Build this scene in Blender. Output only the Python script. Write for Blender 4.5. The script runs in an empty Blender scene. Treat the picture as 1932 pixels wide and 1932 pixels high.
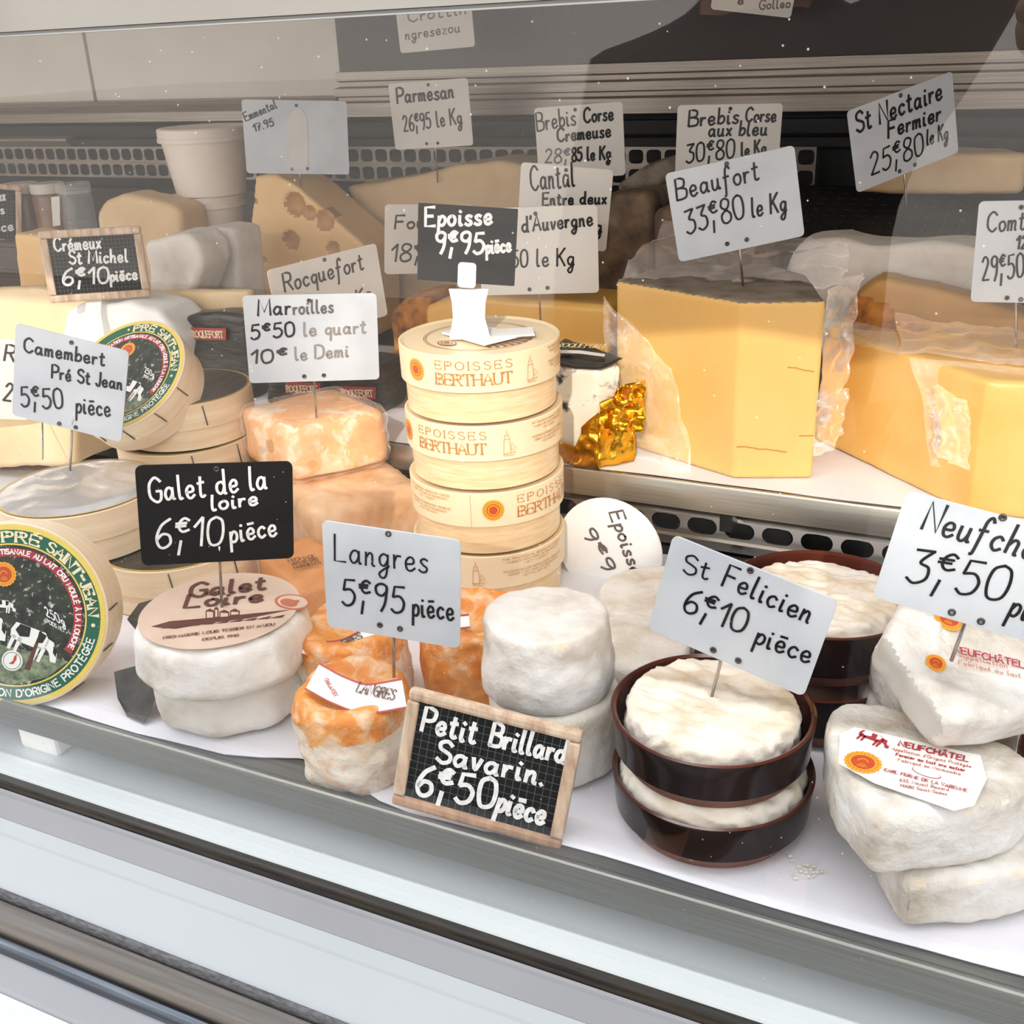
import bpy, bmesh, math, random
from mathutils import Vector, Matrix, noise
from math import pi, sin, cos, radians
S = bpy.context.scene
COL = S.collection
V = Vector
# ------------------------------------------------------------------ camera, world, sun, exposure
AX = V((.9036, .1367, -.4057)).normalized()
AD = V((.1, 2.3, 1.)); AD = (AD - AX * AD.dot(AX)).normalized()
AZ = -AD
AY = AZ.cross(AX)
F, H = 2050., .39
def ray(px, py):
    r = V(((px - 966) / F, (py - 966) / F, 1)); return V((AX.dot(r), AY.dot(r), AZ.dot(r)))
def pz(px, py, z=0.):
    r = ray(px, py); return V((0, 0, H)) + r * ((z - H) / r.z)
def pyy(px, py, y):
    r = ray(px, py); return V((0, 0, H)) + r * (y / r.y)
def ppl(px, py, p0, n):
    r = ray(px, py); c = V((0, 0, H)); return c + r * ((p0 - c).dot(n) / r.dot(n))
cd = bpy.data.cameras.new('camera'); cam = bpy.data.objects.new('camera', cd); COL.objects.link(cam)
cd.sensor_width = 36; cd.lens = 36 * F / 1932; cd.clip_start = .01
cx, cy, cz = [V((AX[i], AY[i], AZ[i])) for i in range(3)]
M = Matrix((( cx.x, -cy.x, -cz.x, 0), (cx.y, -cy.y, -cz.y, 0), (cx.z, -cy.z, -cz.z, H), (0, 0, 0, 1)))
cam.matrix_world = M
S.camera = cam

w = bpy.data.worlds.new('sky'); S.world = w; w.use_nodes = True
nt = w.node_tree; nt.nodes.clear()
tc = nt.nodes.new('ShaderNodeTexCoord'); sx = nt.nodes.new('ShaderNodeSeparateXYZ'); rp = nt.nodes.new('ShaderNodeValToRGB')
bg = nt.nodes.new('ShaderNodeBackground'); wo = nt.nodes.new('ShaderNodeOutputWorld')
nt.links.new(tc.outputs['Generated'], sx.inputs[0]); nt.links.new(sx.outputs[2], rp.inputs[0])
nt.links.new(rp.outputs[0], bg.inputs[0]); nt.links.new(bg.outputs[0], wo.inputs[0])
e = rp.color_ramp.elements
e[0].position = 0.; e[0].color = (.96, .89, .82, 1)
e[1].position = .8; e[1].color = (.86, .93, 1., 1)
bg.inputs[1].default_value = 1.75
sd = bpy.data.lights.new('sun', 'SUN'); sun = bpy.data.objects.new('sun', sd); COL.objects.link(sun)
sd.energy = 2.3; sd.angle = radians(1.1); sd.color = (1., .95, .86)
sun.rotation_euler = V((-.30, 1, -.52)).to_track_quat('-Z', 'Y').to_euler()
S.view_settings.view_transform = 'Standard'; S.view_settings.look = 'None'
S.view_settings.exposure = .27; S.view_settings.gamma = 1; S.view_settings.use_curve_mapping = False

# ------------------------------------------------------------------ materials
def lin(c): return tuple(((v / 255 + .055) / 1.055) ** 2.4 if v > 10 else v / 255 / 12.92 for v in c) + (1,)
class NT:
    def __init__(s, name):
        s.m = bpy.data.materials.new(name); s.m.use_nodes = True; s.t = s.m.node_tree; s.t.nodes.clear()
        s.out = s.n('ShaderNodeOutputMaterial')
    def n(s, typ, **kw):
        x = s.t.nodes.new(typ)
        for k, v in kw.items(): setattr(x, k, v)
        return x
    def l(s, a, b): s.t.links.new(a, b)
    def coords(s, scale=(1, 1, 1), kind='Object'):
        tc = s.n('ShaderNodeTexCoord'); mp = s.n('ShaderNodeMapping'); mp.inputs['Scale'].default_value = scale
        s.l(tc.outputs[kind], mp.inputs[0]); return mp.outputs[0]
    def noise(s, scale, detail=4, sc=(1, 1, 1), rough=.55, dist=0):
        x = s.n('ShaderNodeTexNoise'); x.inputs['Scale'].default_value = scale; x.inputs['Detail'].default_value = detail
        x.inputs['Roughness'].default_value = rough; x.inputs['Distortion'].default_value = dist
        s.l(s.coords(sc), x.inputs['Vector']); return x.outputs['Fac']
    def ramp(s, fac, *stops):
        r = s.n('ShaderNodeValToRGB'); el = r.color_ramp.elements
        while len(el) < len(stops): el.new(.5)
        for e_, (p, c) in zip(el, stops): e_.position = p; e_.color = c if len(c) == 4 else tuple(c) + (1,)
        s.l(fac, r.inputs[0]); return r.outputs[0]
def mat(name, stops, scale=60, sc=(1, 1, 1), rough=.5, metal=0, bump=0, bscale=None, bsc=None, detail=4, sss=0, spec=.5, coat=0, dist=0, sssr=(.01, .005, .002)):
    """principled material whose colour runs over a noise ramp; stops are sRGB triples"""
    k = NT(name); b = k.n('ShaderNodeBsdfPrincipled'); k.l(b.outputs[0], k.out.inputs[0])
    if len(stops) == 1: b.inputs['Base Color'].default_value = lin(stops[0])
    else:
        pos = [.32 + .36 * i / (len(stops) - 1) for i in range(len(stops))]
        k.l(k.ramp(k.noise(scale, detail, sc, dist=dist), *[(p, lin(c)) for p, c in zip(pos, stops)]), b.inputs['Base Color'])
    b.inputs['Roughness'].default_value = rough; b.inputs['Metallic'].default_value = metal
    b.inputs['Specular IOR Level'].default_value = spec; b.inputs['Coat Weight'].default_value = coat
    if sss: b.inputs['Subsurface Weight'].default_value = sss; b.inputs['Subsurface Radius'].default_value = sssr; b.inputs['Subsurface Scale'].default_value = 1
    if bump:
        bp = k.n('ShaderNodeBump'); bp.inputs['Strength'].default_value = bump; bp.inputs['Distance'].default_value = .002
        k.l(k.noise(bscale or scale, 5, bsc or sc), bp.inputs['Height']); k.l(bp.outputs[0], b.inputs['Normal'])
    return k.m
def film_mat(name, fac, rough, tint=(.93, .93, .93, 1), bscale=140, milk=.0):
    k = NT(name); tr = k.n('ShaderNodeBsdfTransparent'); tr.inputs[0].default_value = tint
    gl = k.n('ShaderNodeBsdfGlossy'); gl.inputs['Roughness'].default_value = rough
    bp = k.n('ShaderNodeBump'); bp.inputs['Strength'].default_value = .8; bp.inputs['Distance'].default_value = .003
    k.l(k.noise(bscale, 6), bp.inputs['Height']); k.l(bp.outputs[0], gl.inputs['Normal'])
    df = k.n('ShaderNodeBsdfDiffuse')
    lw = k.n('ShaderNodeLayerWeight'); lw.inputs[0].default_value = .3; k.l(bp.outputs[0], lw.inputs['Normal'])
    mr = k.n('ShaderNodeMapRange'); mr.inputs['To Min'].default_value = fac; mr.inputs['To Max'].default_value = fac + .38; k.l(lw.outputs['Facing'], mr.inputs[0])
    k.l(mr.outputs[0], gl.inputs[0]); df.inputs[0].default_value = (milk, milk, milk, 1)
    a1 = k.n('ShaderNodeAddShader'); k.l(gl.outputs[0], a1.inputs[0]); k.l(df.outputs[0], a1.inputs[1])
    a2 = k.n('ShaderNodeAddShader'); k.l(tr.outputs[0], a2.inputs[0]); k.l(a1.outputs[0], a2.inputs[1]); k.l(a2.outputs[0], k.out.inputs[0]); return k.m
def glass_mat():
    k = NT('window_glass'); tr = k.n('ShaderNodeBsdfTransparent'); gl = k.n('ShaderNodeBsdfGlossy'); gl.inputs['Roughness'].default_value = 0
    lw = k.n('ShaderNodeLayerWeight'); lw.inputs[0].default_value = .5
    pw = k.n('ShaderNodeMath', operation='POWER'); k.l(lw.outputs['Facing'], pw.inputs[0]); pw.inputs[1].default_value = 4
    mr = k.n('ShaderNodeMapRange'); mr.inputs['To Min'].default_value = .044; mr.inputs['To Max'].default_value = .8; k.l(pw.outputs[0], mr.inputs[0])
    mx = k.n('ShaderNodeMixShader'); k.l(mr.outputs[0], mx.inputs[0]); k.l(tr.outputs[0], mx.inputs[1]); k.l(gl.outputs[0], mx.inputs[2])
    df = k.n('ShaderNodeBsdfDiffuse'); df.inputs[0].default_value = (.9, .88, .85, 1)
    # dried drops and dust specks, denser towards the top of the pane
    vo = k.n('ShaderNodeTexVoronoi'); vo.inputs['Scale'].default_value = 150; k.l(k.coords(), vo.inputs['Vector'])
    lt = k.n('ShaderNodeMath', operation='LESS_THAN'); k.l(vo.outputs['Distance'], lt.inputs[0]); lt.inputs[1].default_value = .06
    wn = k.n('ShaderNodeTexWhiteNoise'); k.l(vo.outputs['Position'], wn.inputs['Vector'])
    gt = k.n('ShaderNodeMath', operation='GREATER_THAN'); k.l(wn.outputs['Value'], gt.inputs[0]); gt.inputs[1].default_value = .62
    ml = k.n('ShaderNodeMath', operation='MULTIPLY'); k.l(lt.outputs[0], ml.inputs[0]); k.l(gt.outputs[0], ml.inputs[1])
    m3 = k.n('ShaderNodeMath', operation='MULTIPLY'); k.l(ml.outputs[0], m3.inputs[0]); m3.inputs[1].default_value = .35
    # thin greasy smear
    ad = k.n('ShaderNodeMath', operation='ADD'); k.l(m3.outputs[0], ad.inputs[0])
    sm = k.n('ShaderNodeMapRange'); sm.inputs['From Min'].default_value = .35; sm.inputs['From Max'].default_value = .8; sm.inputs['To Max'].default_value = .0
    k.l(k.noise(9, 5), sm.inputs[0]); k.l(sm.outputs[0], ad.inputs[1])
    m2 = k.n('ShaderNodeMixShader'); k.l(ad.outputs[0], m2.inputs[0]); k.l(mx.outputs[0], m2.inputs[1]); k.l(df.outputs[0], m2.inputs[2])
    k.l(m2.outputs[0], k.out.inputs[0]); return k.m
def chalk_mat(grid):
    k = NT('chalkboard_face'); b = k.n('ShaderNodeBsdfPrincipled'); k.l(b.outputs[0], k.out.inputs[0]); b.inputs['Roughness'].default_value = .6; b.inputs['Specular IOR Level'].default_value = .12
    c = k.ramp(k.noise(25, 5), (.3, lin((14, 15, 16))), (.75, lin((27, 29, 30))))
    k.l(c, b.inputs['Base Color']); return k.m
def marbled(name, base, spots, scale, thr, rough=.6, bump=.3, sss=0, wide=.1):
    """base ramp with blotches of a second colour where a coarse noise passes thr"""
    k = NT(name); b = k.n('ShaderNodeBsdfPrincipled'); k.l(b.outputs[0], k.out.inputs[0]); b.inputs['Roughness'].default_value = rough
    c1 = k.ramp(k.noise(scale * .5, 5), (.35, lin(base[0])), (.65, lin(base[-1])))
    f = k.ramp(k.noise(scale, 6, dist=.6), (thr, (0, 0, 0, 1)), (thr + wide, (1, 1, 1, 1)))
    mx = k.n('ShaderNodeMix', data_type='RGBA'); k.l(f, mx.inputs[0]); k.l(c1, mx.inputs[6]); mx.inputs[7].default_value = lin(spots)
    k.l(mx.outputs[2], b.inputs['Base Color'])
    if sss: b.inputs['Subsurface Weight'].default_value = sss; b.inputs['Subsurface Radius'].default_value = (.008, .005, .003); b.inputs['Subsurface Scale'].default_value = 1
    bp = k.n('ShaderNodeBump'); bp.inputs['Strength'].default_value = bump; bp.inputs['Distance'].default_value = .002
    k.l(k.noise(scale * 2.2, 5), bp.inputs['Height']); k.l(bp.outputs[0], b.inputs['Normal']); return k.m
MT = dict(
    veneer=mat('poplar_veneer', [(234, 210, 176), (240, 219, 188), (244, 226, 198)], 16, (1, 1, 12), .5, bump=.06),
    veneer_end=mat('poplar_veneer_warm', [(226, 198, 160), (234, 209, 174), (240, 219, 188)], 16, (1, 1, 12), .5, bump=.06),
    card=mat('white_plastic_card', [(190, 195, 202), (202, 206, 211), (208, 211, 215)], 18, (1, 1, 1), .5, spec=.25),
    card_cream=mat('cream_plastic_card', [(222, 217, 209), (232, 228, 221)], 16, rough=.45),
    black_card=mat('black_plastic_card', [(12, 12, 13), (24, 23, 23)], 10, rough=.45, spec=.15),
    ink=mat('black_marker_ink', [(14, 13, 16)], rough=.35), ink_grey=mat('faded_marker_ink', [(96, 90, 88)], rough=.5),
    ink_brown=mat('thin_marker_ink', [(52, 44, 42)], rough=.5), ink_pale=mat('worn_marker_ink', [(140, 134, 130)], rough=.5),
    chalk=mat('white_chalk_ink', [(222, 220, 216), (250, 250, 248)], 300, rough=.8),
    frame=mat('pine_frame', [(176, 146, 120), (204, 176, 150), (222, 198, 174)], 30, (6, 6, 1), .55, bump=.1),
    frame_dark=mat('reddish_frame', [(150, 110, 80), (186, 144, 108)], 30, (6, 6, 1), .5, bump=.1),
    sticker=mat('worn_sticker', [(206, 202, 198), (214, 210, 206)], 30, rough=.6), crack=mat('cheese_crack', [(186, 124, 50)], rough=.6),
    fill_light=mat('fill_light_housing', [(230, 230, 228)], rough=.4),
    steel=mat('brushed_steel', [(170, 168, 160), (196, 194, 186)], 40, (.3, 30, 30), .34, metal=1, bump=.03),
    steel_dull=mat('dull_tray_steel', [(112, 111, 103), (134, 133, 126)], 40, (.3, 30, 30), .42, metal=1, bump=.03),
    chrome=mat('bright_steel', [(214, 208, 200)], rough=.18, metal=1),
    pin=mat('pin_steel', [(176, 170, 164)], rough=.25, metal=1),
    eyelet=mat('eyelet_metal', [(90, 84, 78)], rough=.3, metal=.8),
    white_sheet=mat('white_enamel', [(228, 234, 234), (234, 239, 239)], 6, rough=.32),
    white_trim=mat('white_trim', [(176, 180, 182), (182, 185, 187)], 5, rough=.38),
    grey_trim=mat('grey_trim', [(150, 150, 153), (158, 158, 161)], 6, rough=.4),
    rubber=mat('black_rubber', [(20, 18, 15), (56, 46, 34)], 55, (.5, 6, 6), .5, bump=.3),
    rubber_grey=mat('grey_rubber', [(76, 75, 78), (116, 114, 116)], 200, (1, 3, 3), .7, bump=.3),
    bronze=mat('brushed_profile', [(92, 86, 81), (122, 116, 111)], 20, (.3, 8, 8), .3, metal=.75),
    dark_chrome=mat('dark_chrome', [(60, 64, 70), (130, 134, 140)], 20, (.3, 8, 8), .18, metal=1),
    speckle=marbled('speckled_laminate', [(214, 218, 222), (224, 228, 231)], (150, 152, 156), 420, .66, .5, .05),
    paper=mat('white_paper', [(228, 226, 232), (240, 238, 242)], 20, rough=.8, bump=.1, bscale=30),
    paper_cream=mat('wrapping_paper', [(206, 196, 184), (226, 218, 208), (236, 230, 222)], 26, rough=.7, bump=.35, bscale=40),
    black=mat('matt_black', [(10, 9, 9)], rough=.6),
    dark_brown=mat('dark_panel', [(52, 42, 37), (66, 54, 48)], 5, rough=.5),
    fascia=mat('grey_beige_fascia', [(150, 146, 141), (156, 152, 147)], 6, rough=.6),
    beige=mat('beige_panel', [(230, 222, 212), (237, 230, 221)], 12, rough=.6),
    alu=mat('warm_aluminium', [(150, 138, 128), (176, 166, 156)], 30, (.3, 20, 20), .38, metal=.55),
    alu_dark=mat('dark_aluminium', [(70, 60, 54), (96, 86, 78)], 30, (.3, 20, 20), .4, metal=.4),  # darker tone than the warm aluminium
    rind_white=mat('bloomy_rind', [(208, 198, 184), (227, 221, 213), (234, 231, 227)], 36, rough=.75, bump=.8, bscale=120, sss=.12),
    rind_cream=mat('cream_rind', [(222, 202, 174), (238, 226, 208), (246, 240, 230)], 38, rough=.7, bump=.8, bscale=110, sss=.1),
    rind_heart=mat('heart_rind', [(190, 178, 162), (226, 220, 211), (236, 234, 231)], 34, rough=.75, bump=1., bscale=170, sss=.1, detail=6),
    cut_white=mat('cut_white_paste', [(190, 186, 178), (202, 198, 191)], 14, rough=.55, bump=.3, bscale=40, sss=.15),
    langres=marbled('washed_rind', [(224, 132, 48), (240, 172, 92)], (242, 224, 196), 90, .45, .5, .9, sss=.15, wide=.35),
    langres_white=marbled('washed_rind_bloom', [(238, 222, 198), (246, 236, 222)], (228, 152, 78), 80, .46, .6, .9, sss=.15, wide=.38),
    langres_orange=marbled('orange_rind', [(222, 126, 40), (238, 164, 84)], (244, 208, 160), 80, .5, .45, .8, sss=.15, wide=.3),
    beaufort=mat('hard_cheese_paste', [(228, 182, 104), (233, 192, 120)], 9, rough=.42, sss=.35, sssr=(.02, .01, .003)),
    comte=mat('golden_cheese_paste', [(226, 174, 86), (231, 184, 102), (234, 191, 114)], 16, rough=.42, sss=.35, sssr=(.02, .01, .003)),
    rind_grey=mat('grey_rind', [(96, 84, 72), (134, 120, 104), (150, 136, 120)], 45, rough=.8, bump=.5),
    rind_brown=mat('brown_rind', [(104, 62, 28), (176, 112, 44), (206, 140, 62)], 60, rough=.75, bump=.9, sss=.05),
    tomme=mat('aged_cheese_paste', [(168, 122, 58), (196, 150, 84)], 14, rough=.5, sss=.1),
    dark_rind=mat('dark_tomme_rind', [(62, 48, 38), (104, 84, 66), (132, 108, 84)], 40, rough=.8, bump=.7),
    emmental=mat('emmental_paste', [(226, 182, 120), (236, 198, 140)], 14, rough=.45, sss=.2, bump=.1, bscale=60),
    emm_hole=mat('emmental_eye', [(176, 124, 66), (196, 144, 84)], 40, rough=.4),
    pale_cheese=mat('pale_cheese_paste', [(228, 198, 152), (238, 214, 174)], 16, rough=.5, sss=.2, bump=.1),
    parmesan=mat('grana_paste', [(206, 172, 126), (220, 190, 146)], 22, rough=.55, sss=.1, bump=.25, bscale=60),
    maroilles=marbled('maroilles_rind', [(232, 168, 104), (240, 188, 130)], (246, 220, 190), 50, .52, .5, .5, sss=.15),
    maroilles_pink=mat('pink_washed_rind', [(218, 168, 122), (230, 188, 146), (238, 206, 172)], 34, rough=.55, bump=.6, bscale=80, sss=.15),
    brown_paper=mat('orange_wrap', [(196, 128, 74), (222, 158, 104)], 26, rough=.45, bump=.4, bscale=30),
    blue_cheese=marbled('blue_veined_paste', [(244, 236, 216), (248, 243, 230)], (62, 66, 66), 40, .53, .5, .4, sss=.2),
    gold_foil=mat('gold_foil', [(220, 150, 20), (244, 190, 60)], 60, rough=.2, metal=1, bump=.6, bscale=120),
    silver_foil=mat('silver_foil', [(226, 221, 217), (244, 241, 238)], 30, rough=.22, metal=.65, bump=.3, bscale=50),
    gold_edge=mat('gold_trim_paper', [(204, 170, 86)], rough=.4),
    dark_wrap=mat('dark_printed_foil', [(34, 31, 28), (74, 68, 60)], 40, (1, 1, 4), .3, bump=.7, bscale=60),
    red_label=mat('red_label', [(176, 62, 58)], rough=.5), red=mat('red_print', [(172, 46, 58)], rough=.5),
    glaze=mat('brown_black_glaze', [(14, 9, 8), (34, 16, 12)], 10, rough=.12, spec=.22),
    glaze_in=mat('brown_glaze', [(62, 26, 18), (92, 42, 28)], 14, rough=.15, spec=.3),
    terracotta=mat('bare_clay', [(98, 58, 44), (128, 80, 62)], 60, rough=.75, bump=.2),
    green=mat('green_print', [(20, 96, 74)], rough=.45), yellow=mat('yellow_print', [(232, 204, 96)], rough=.45),
    cream_print=mat('cream_print', [(238, 226, 186)], rough=.5), white_print=mat('white_print', [(240, 240, 236)], rough=.5),
    black_print=mat('black_print', [(20, 20, 20)], rough=.5),
    meadow=marbled('meadow_picture', [(24, 30, 26), (52, 62, 48)], (206, 206, 196), 260, .6, .45, 0),
    grass_print=mat('grass_picture', [(60, 82, 60), (150, 160, 130)], 200, rough=.5),
    seal_orange=mat('seal_orange', [(236, 162, 40)], rough=.5), seal_red=mat('seal_red', [(196, 74, 34)], rough=.5),
    seal_brown=mat('seal_brown', [(168, 88, 48)], rough=.5),
    ep_lid=mat('cream_lid_card', [(240, 214, 172), (243, 221, 184)], 10, rough=.4, sss=.1),
    ep_body=mat('thin_veneer', [(230, 192, 140), (238, 206, 160), (242, 218, 180)], 40, (1, 1, 10), .35, sss=.15),
    ep_ink=mat('ochre_print', [(188, 124, 52)], rough=.5), ep_ink2=mat('pale_ochre_print', [(204, 156, 92)], rough=.5),
    ep_brown=mat('brown_lid_print', [(150, 106, 66)], rough=.5),
    kraft=mat('pinkish_brown_label', [(206, 178, 158), (218, 192, 172)], 30, rough=.6), kraft_ink=mat('brown_print', [(96, 56, 44)], rough=.5),
    kraft_red=mat('pale_red_print', [(186, 104, 78)], rough=.5),
    dark_paper=mat('black_paper', [(56, 54, 50), (88, 84, 78)], 60, rough=.6, bump=.3),
    white_plastic=mat('white_plastic', [(244, 243, 240)], rough=.4, sss=.05), tub=mat('tub_plastic', [(230, 217, 204), (238, 227, 216)], 8, rough=.45),
    jar_lid=mat('jar_lid', [(206, 196, 186)], rough=.35), jam=mat('brown_jam', [(120, 84, 62), (150, 112, 86)], 30, rough=.3),
    jam_dark=mat('dark_jam', [(96, 66, 56), (120, 84, 70)], 30, rough=.3),
    film=film_mat('cling_film', .04, .14, milk=.05), film_thick=film_mat('crumpled_film', .10, .14, bscale=60, milk=.06),
    film_clear=film_mat('clear_lid', .06, .15, milk=.06), glass=glass_mat(), slate=chalk_mat(1),
    grid_line=mat('grid_print', [(96, 98, 98)], rough=.6), coat=mat('black_wool_coat', [(8, 7, 7), (16, 14, 13)], 40, rough=.9),
    skin=mat('skin', [(206, 152, 124), (220, 168, 140)], 12, rough=.5, sss=.1), hair=mat('dark_hair', [(24, 17, 13), (46, 32, 24)], 60, rough=.5),
    denim=mat('dark_denim', [(26, 30, 40), (40, 44, 56)], 90, rough=.8), phone=mat('phone_back', [(24, 24, 26)], rough=.2),
    paving_mid=mat('graded_paving_mid', [(112, 106, 100), (140, 133, 126)], 2, rough=.9), paving_pale=mat('graded_paving_pale', [(188, 178, 168), (206, 197, 188)], 1, rough=.9),
    paving=mat('dark_paving', [(44, 42, 40), (58, 55, 52)], 3, rough=.9), blocker_cream=mat('cream_sun_blocker', [(216, 208, 196), (226, 219, 208)], 5, rough=.8),  # cream colour here serves only the added sun blockers
)
# ------------------------------------------------------------------ object helpers
def link(o, parent=None):
    COL.objects.link(o)
    if parent is not None: o.parent = parent
    return o
def tag(o, label=None, cat=None, group=None, kind=None):
    for k, v in (('label', label), ('category', cat), ('group', group), ('kind', kind)):
        if v: o[k] = v
    return o
def thing(name, loc, label, cat, group=None, mtx=None):
    o = bpy.data.objects.new(name, None); o.empty_display_size = .02; link(o)
    if mtx is not None: o.matrix_world = mtx
    else: o.location = loc
    return tag(o, label, cat, group)
class G:
    """collects geometry in one coordinate system and links it as ONE mesh object"""
    def __init__(s): s.v, s.f, s.m, s.mats = [], [], [], []
    def mi(s, m):
        m = MT[m] if isinstance(m, str) else m
        if m not in s.mats: s.mats.append(m)
        return s.mats.index(m)
    def add(s, vs, fs, m):
        o = len(s.v); i = s.mi(m); s.v += [V(v) for v in vs]
        for f in fs: s.f.append([o + k for k in f]); s.m.append(i)
        return s
    def build(s, name, parent=None, smooth=False, world=True, flat_angle=None):
        off = V(parent.matrix_world.translation) if (parent is not None and world) else V((0, 0, 0))
        if parent is not None and world: off = V(parent.location)
        me = bpy.data.meshes.new(name); me.from_pydata([v - off for v in s.v], [], s.f)
        for m in s.mats: me.materials.append(m)
        me.polygons.foreach_set('material_index', s.m)
        if smooth: me.polygons.foreach_set('use_smooth', [True] * len(s.f))
        me.update()
        if flat_angle:
            bm = bmesh.new(); bm.from_mesh(me)
            for e_ in bm.edges:
                if len(e_.link_faces) == 2 and e_.calc_face_angle(0) > flat_angle: e_.smooth = False
            bm.to_mesh(me); bm.free()
        return link(bpy.data.objects.new(name, me), parent)
def from_bm(bm):
    bm.verts.index_update(); return [v.co.copy() for v in bm.verts], [[v.index for v in f.verts] for f in bm.faces]
def box_vf(sx_, sy_, sz_, bev=0, mtx=None, seg=2):
    bm = bmesh.new(); bmesh.ops.create_cube(bm, size=1)
    bmesh.ops.scale(bm, vec=(sx_, sy_, sz_), verts=bm.verts)
    if bev: bmesh.ops.bevel(bm, geom=bm.edges[:], offset=bev, segments=seg, affect='EDGES', profile=.5)
    if mtx is not None: bmesh.ops.transform(bm, matrix=mtx, verts=bm.verts)
    r = from_bm(bm); bm.free(); return r
def bx(g, c, s, m, bev=0, rz=0):
    g.add(*box_vf(*s, bev, Matrix.Translation(c) @ Matrix.Rotation(rz, 4, 'Z')), m); return g
def lathe_vf(prof, n=48, mtx=None):
    vs, fs = [], []
    for r, z in prof:
        for i in range(n): a = 2 * pi * i / n; vs.append(V((r * cos(a), r * sin(a), z)))
    for j in range(len(prof) - 1):
        for i in range(n): k = (i + 1) % n; fs.append([j * n + i, j * n + k, (j + 1) * n + k, (j + 1) * n + i])
    if prof[0][0] > 1e-6: fs.append([i for i in range(n)][::-1])
    if prof[-1][0] > 1e-6: fs.append([(len(prof) - 1) * n + i for i in range(n)])
    if mtx is not None: vs = [mtx @ v for v in vs]
    return vs, fs
def tube_vf(pts, r, n=8):
    vs, fs = [], []; pts = [V(p) for p in pts]
    for i, p in enumerate(pts):
        t = (pts[min(i + 1, len(pts) - 1)] - pts[max(i - 1, 0)]).normalized(); a = t.orthogonal().normalized(); b = t.cross(a)
        for k in range(n): q = 2 * pi * k / n; vs.append(p + (a * cos(q) + b * sin(q)) * r)
    for i in range(len(pts) - 1):
        for k in range(n): fs.append([i * n + k, i * n + (k + 1) % n, (i + 1) * n + (k + 1) % n, (i + 1) * n + k])
    fs.append(list(range(n))[::-1]); fs.append([(len(pts) - 1) * n + k for k in range(n)]); return vs, fs
def prism_bm(poly, z0, z1, bev=.003, seg=2):
    bm = bmesh.new(); a = [bm.verts.new((p[0], p[1], z0)) for p in poly]; f = bm.faces.new(a)
    bm.normal_update()
    if f.normal.z > 0: f.normal_flip()
    r = bmesh.ops.extrude_face_region(bm, geom=[f])
    bmesh.ops.translate(bm, vec=(0, 0, z1 - z0), verts=[v for v in r['geom'] if isinstance(v, bmesh.types.BMVert)])
    bmesh.ops.recalc_face_normals(bm, faces=bm.faces)
    if bev: bmesh.ops.bevel(bm, geom=bm.edges[:], offset=bev, segments=seg, affect='EDGES', profile=.5)
    return bm
def remesh(vs, fs, voxel):
    me = bpy.data.meshes.new('tmp'); me.from_pydata(vs, [], fs); o = bpy.data.objects.new('tmp', me); COL.objects.link(o)
    md = o.modifiers.new('r', 'REMESH'); md.mode = 'VOXEL'; md.voxel_size = voxel
    dg = bpy.context.evaluated_depsgraph_get(); m2 = bpy.data.meshes.new_from_object(o.evaluated_get(dg))
    r = [v.co.copy() for v in m2.vertices], [list(p.vertices) for p in m2.polygons]
    nn = [v.normal.copy() for v in m2.vertices]
    bpy.data.objects.remove(o); bpy.data.meshes.remove(me); bpy.data.meshes.remove(m2); return r[0], r[1], nn
def lumpy(vs, fs, nn, amp, scale, seed=0, amp2=0, scale2=1):
    o = V((seed * 3.7, seed * 1.3, seed * .9))
    return [v + n * (amp * noise.noise(v * scale + o) + amp2 * noise.noise(v * scale2 + o)) for v, n in zip(vs, nn)], fs
def cheese(name, poly, z0, z1, mats, parent, voxel=.0025, bev=.004, amp=.001, scale=60, seed=0, amp2=0, scale2=150, sorter=None, warp=None):
    """a remeshed, slightly lumpy prism; sorter(centre, normal) picks the material of each face"""
    bm = prism_bm(poly, z0, z1, bev); vs, fs = from_bm(bm); bm.free()
    if warp: vs = [warp(v) for v in vs]
    vs, fs, nn = remesh(vs, fs, voxel); vs, fs = lumpy(vs, fs, nn, amp, scale, seed, amp2, scale2)
    g = G()
    if sorter is None: g.add(vs, fs, mats[0])
    else:
        for m in mats: g.mi(m)
        g.v = vs; g.f = fs; g.m = []
        for f in fs:
            p = [vs[i] for i in f]; c = sum(p, V((0, 0, 0))) / len(p); n = (p[1] - p[0]).cross(p[2] - p[1]); n.normalize(); g.m.append(sorter(c, n))
    return g.build(name, parent, smooth=True)
def disc_poly(c, r, n=28, sx_=1, jit=0, seed=0):
    rd = random.Random(seed); return [(c[0] + r * sx_ * cos(2 * pi * i / n) * (1 + jit * rd.uniform(-1, 1)), c[1] + r * sin(2 * pi * i / n) * (1 + jit * rd.uniform(-1, 1))) for i in range(n)]
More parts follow.
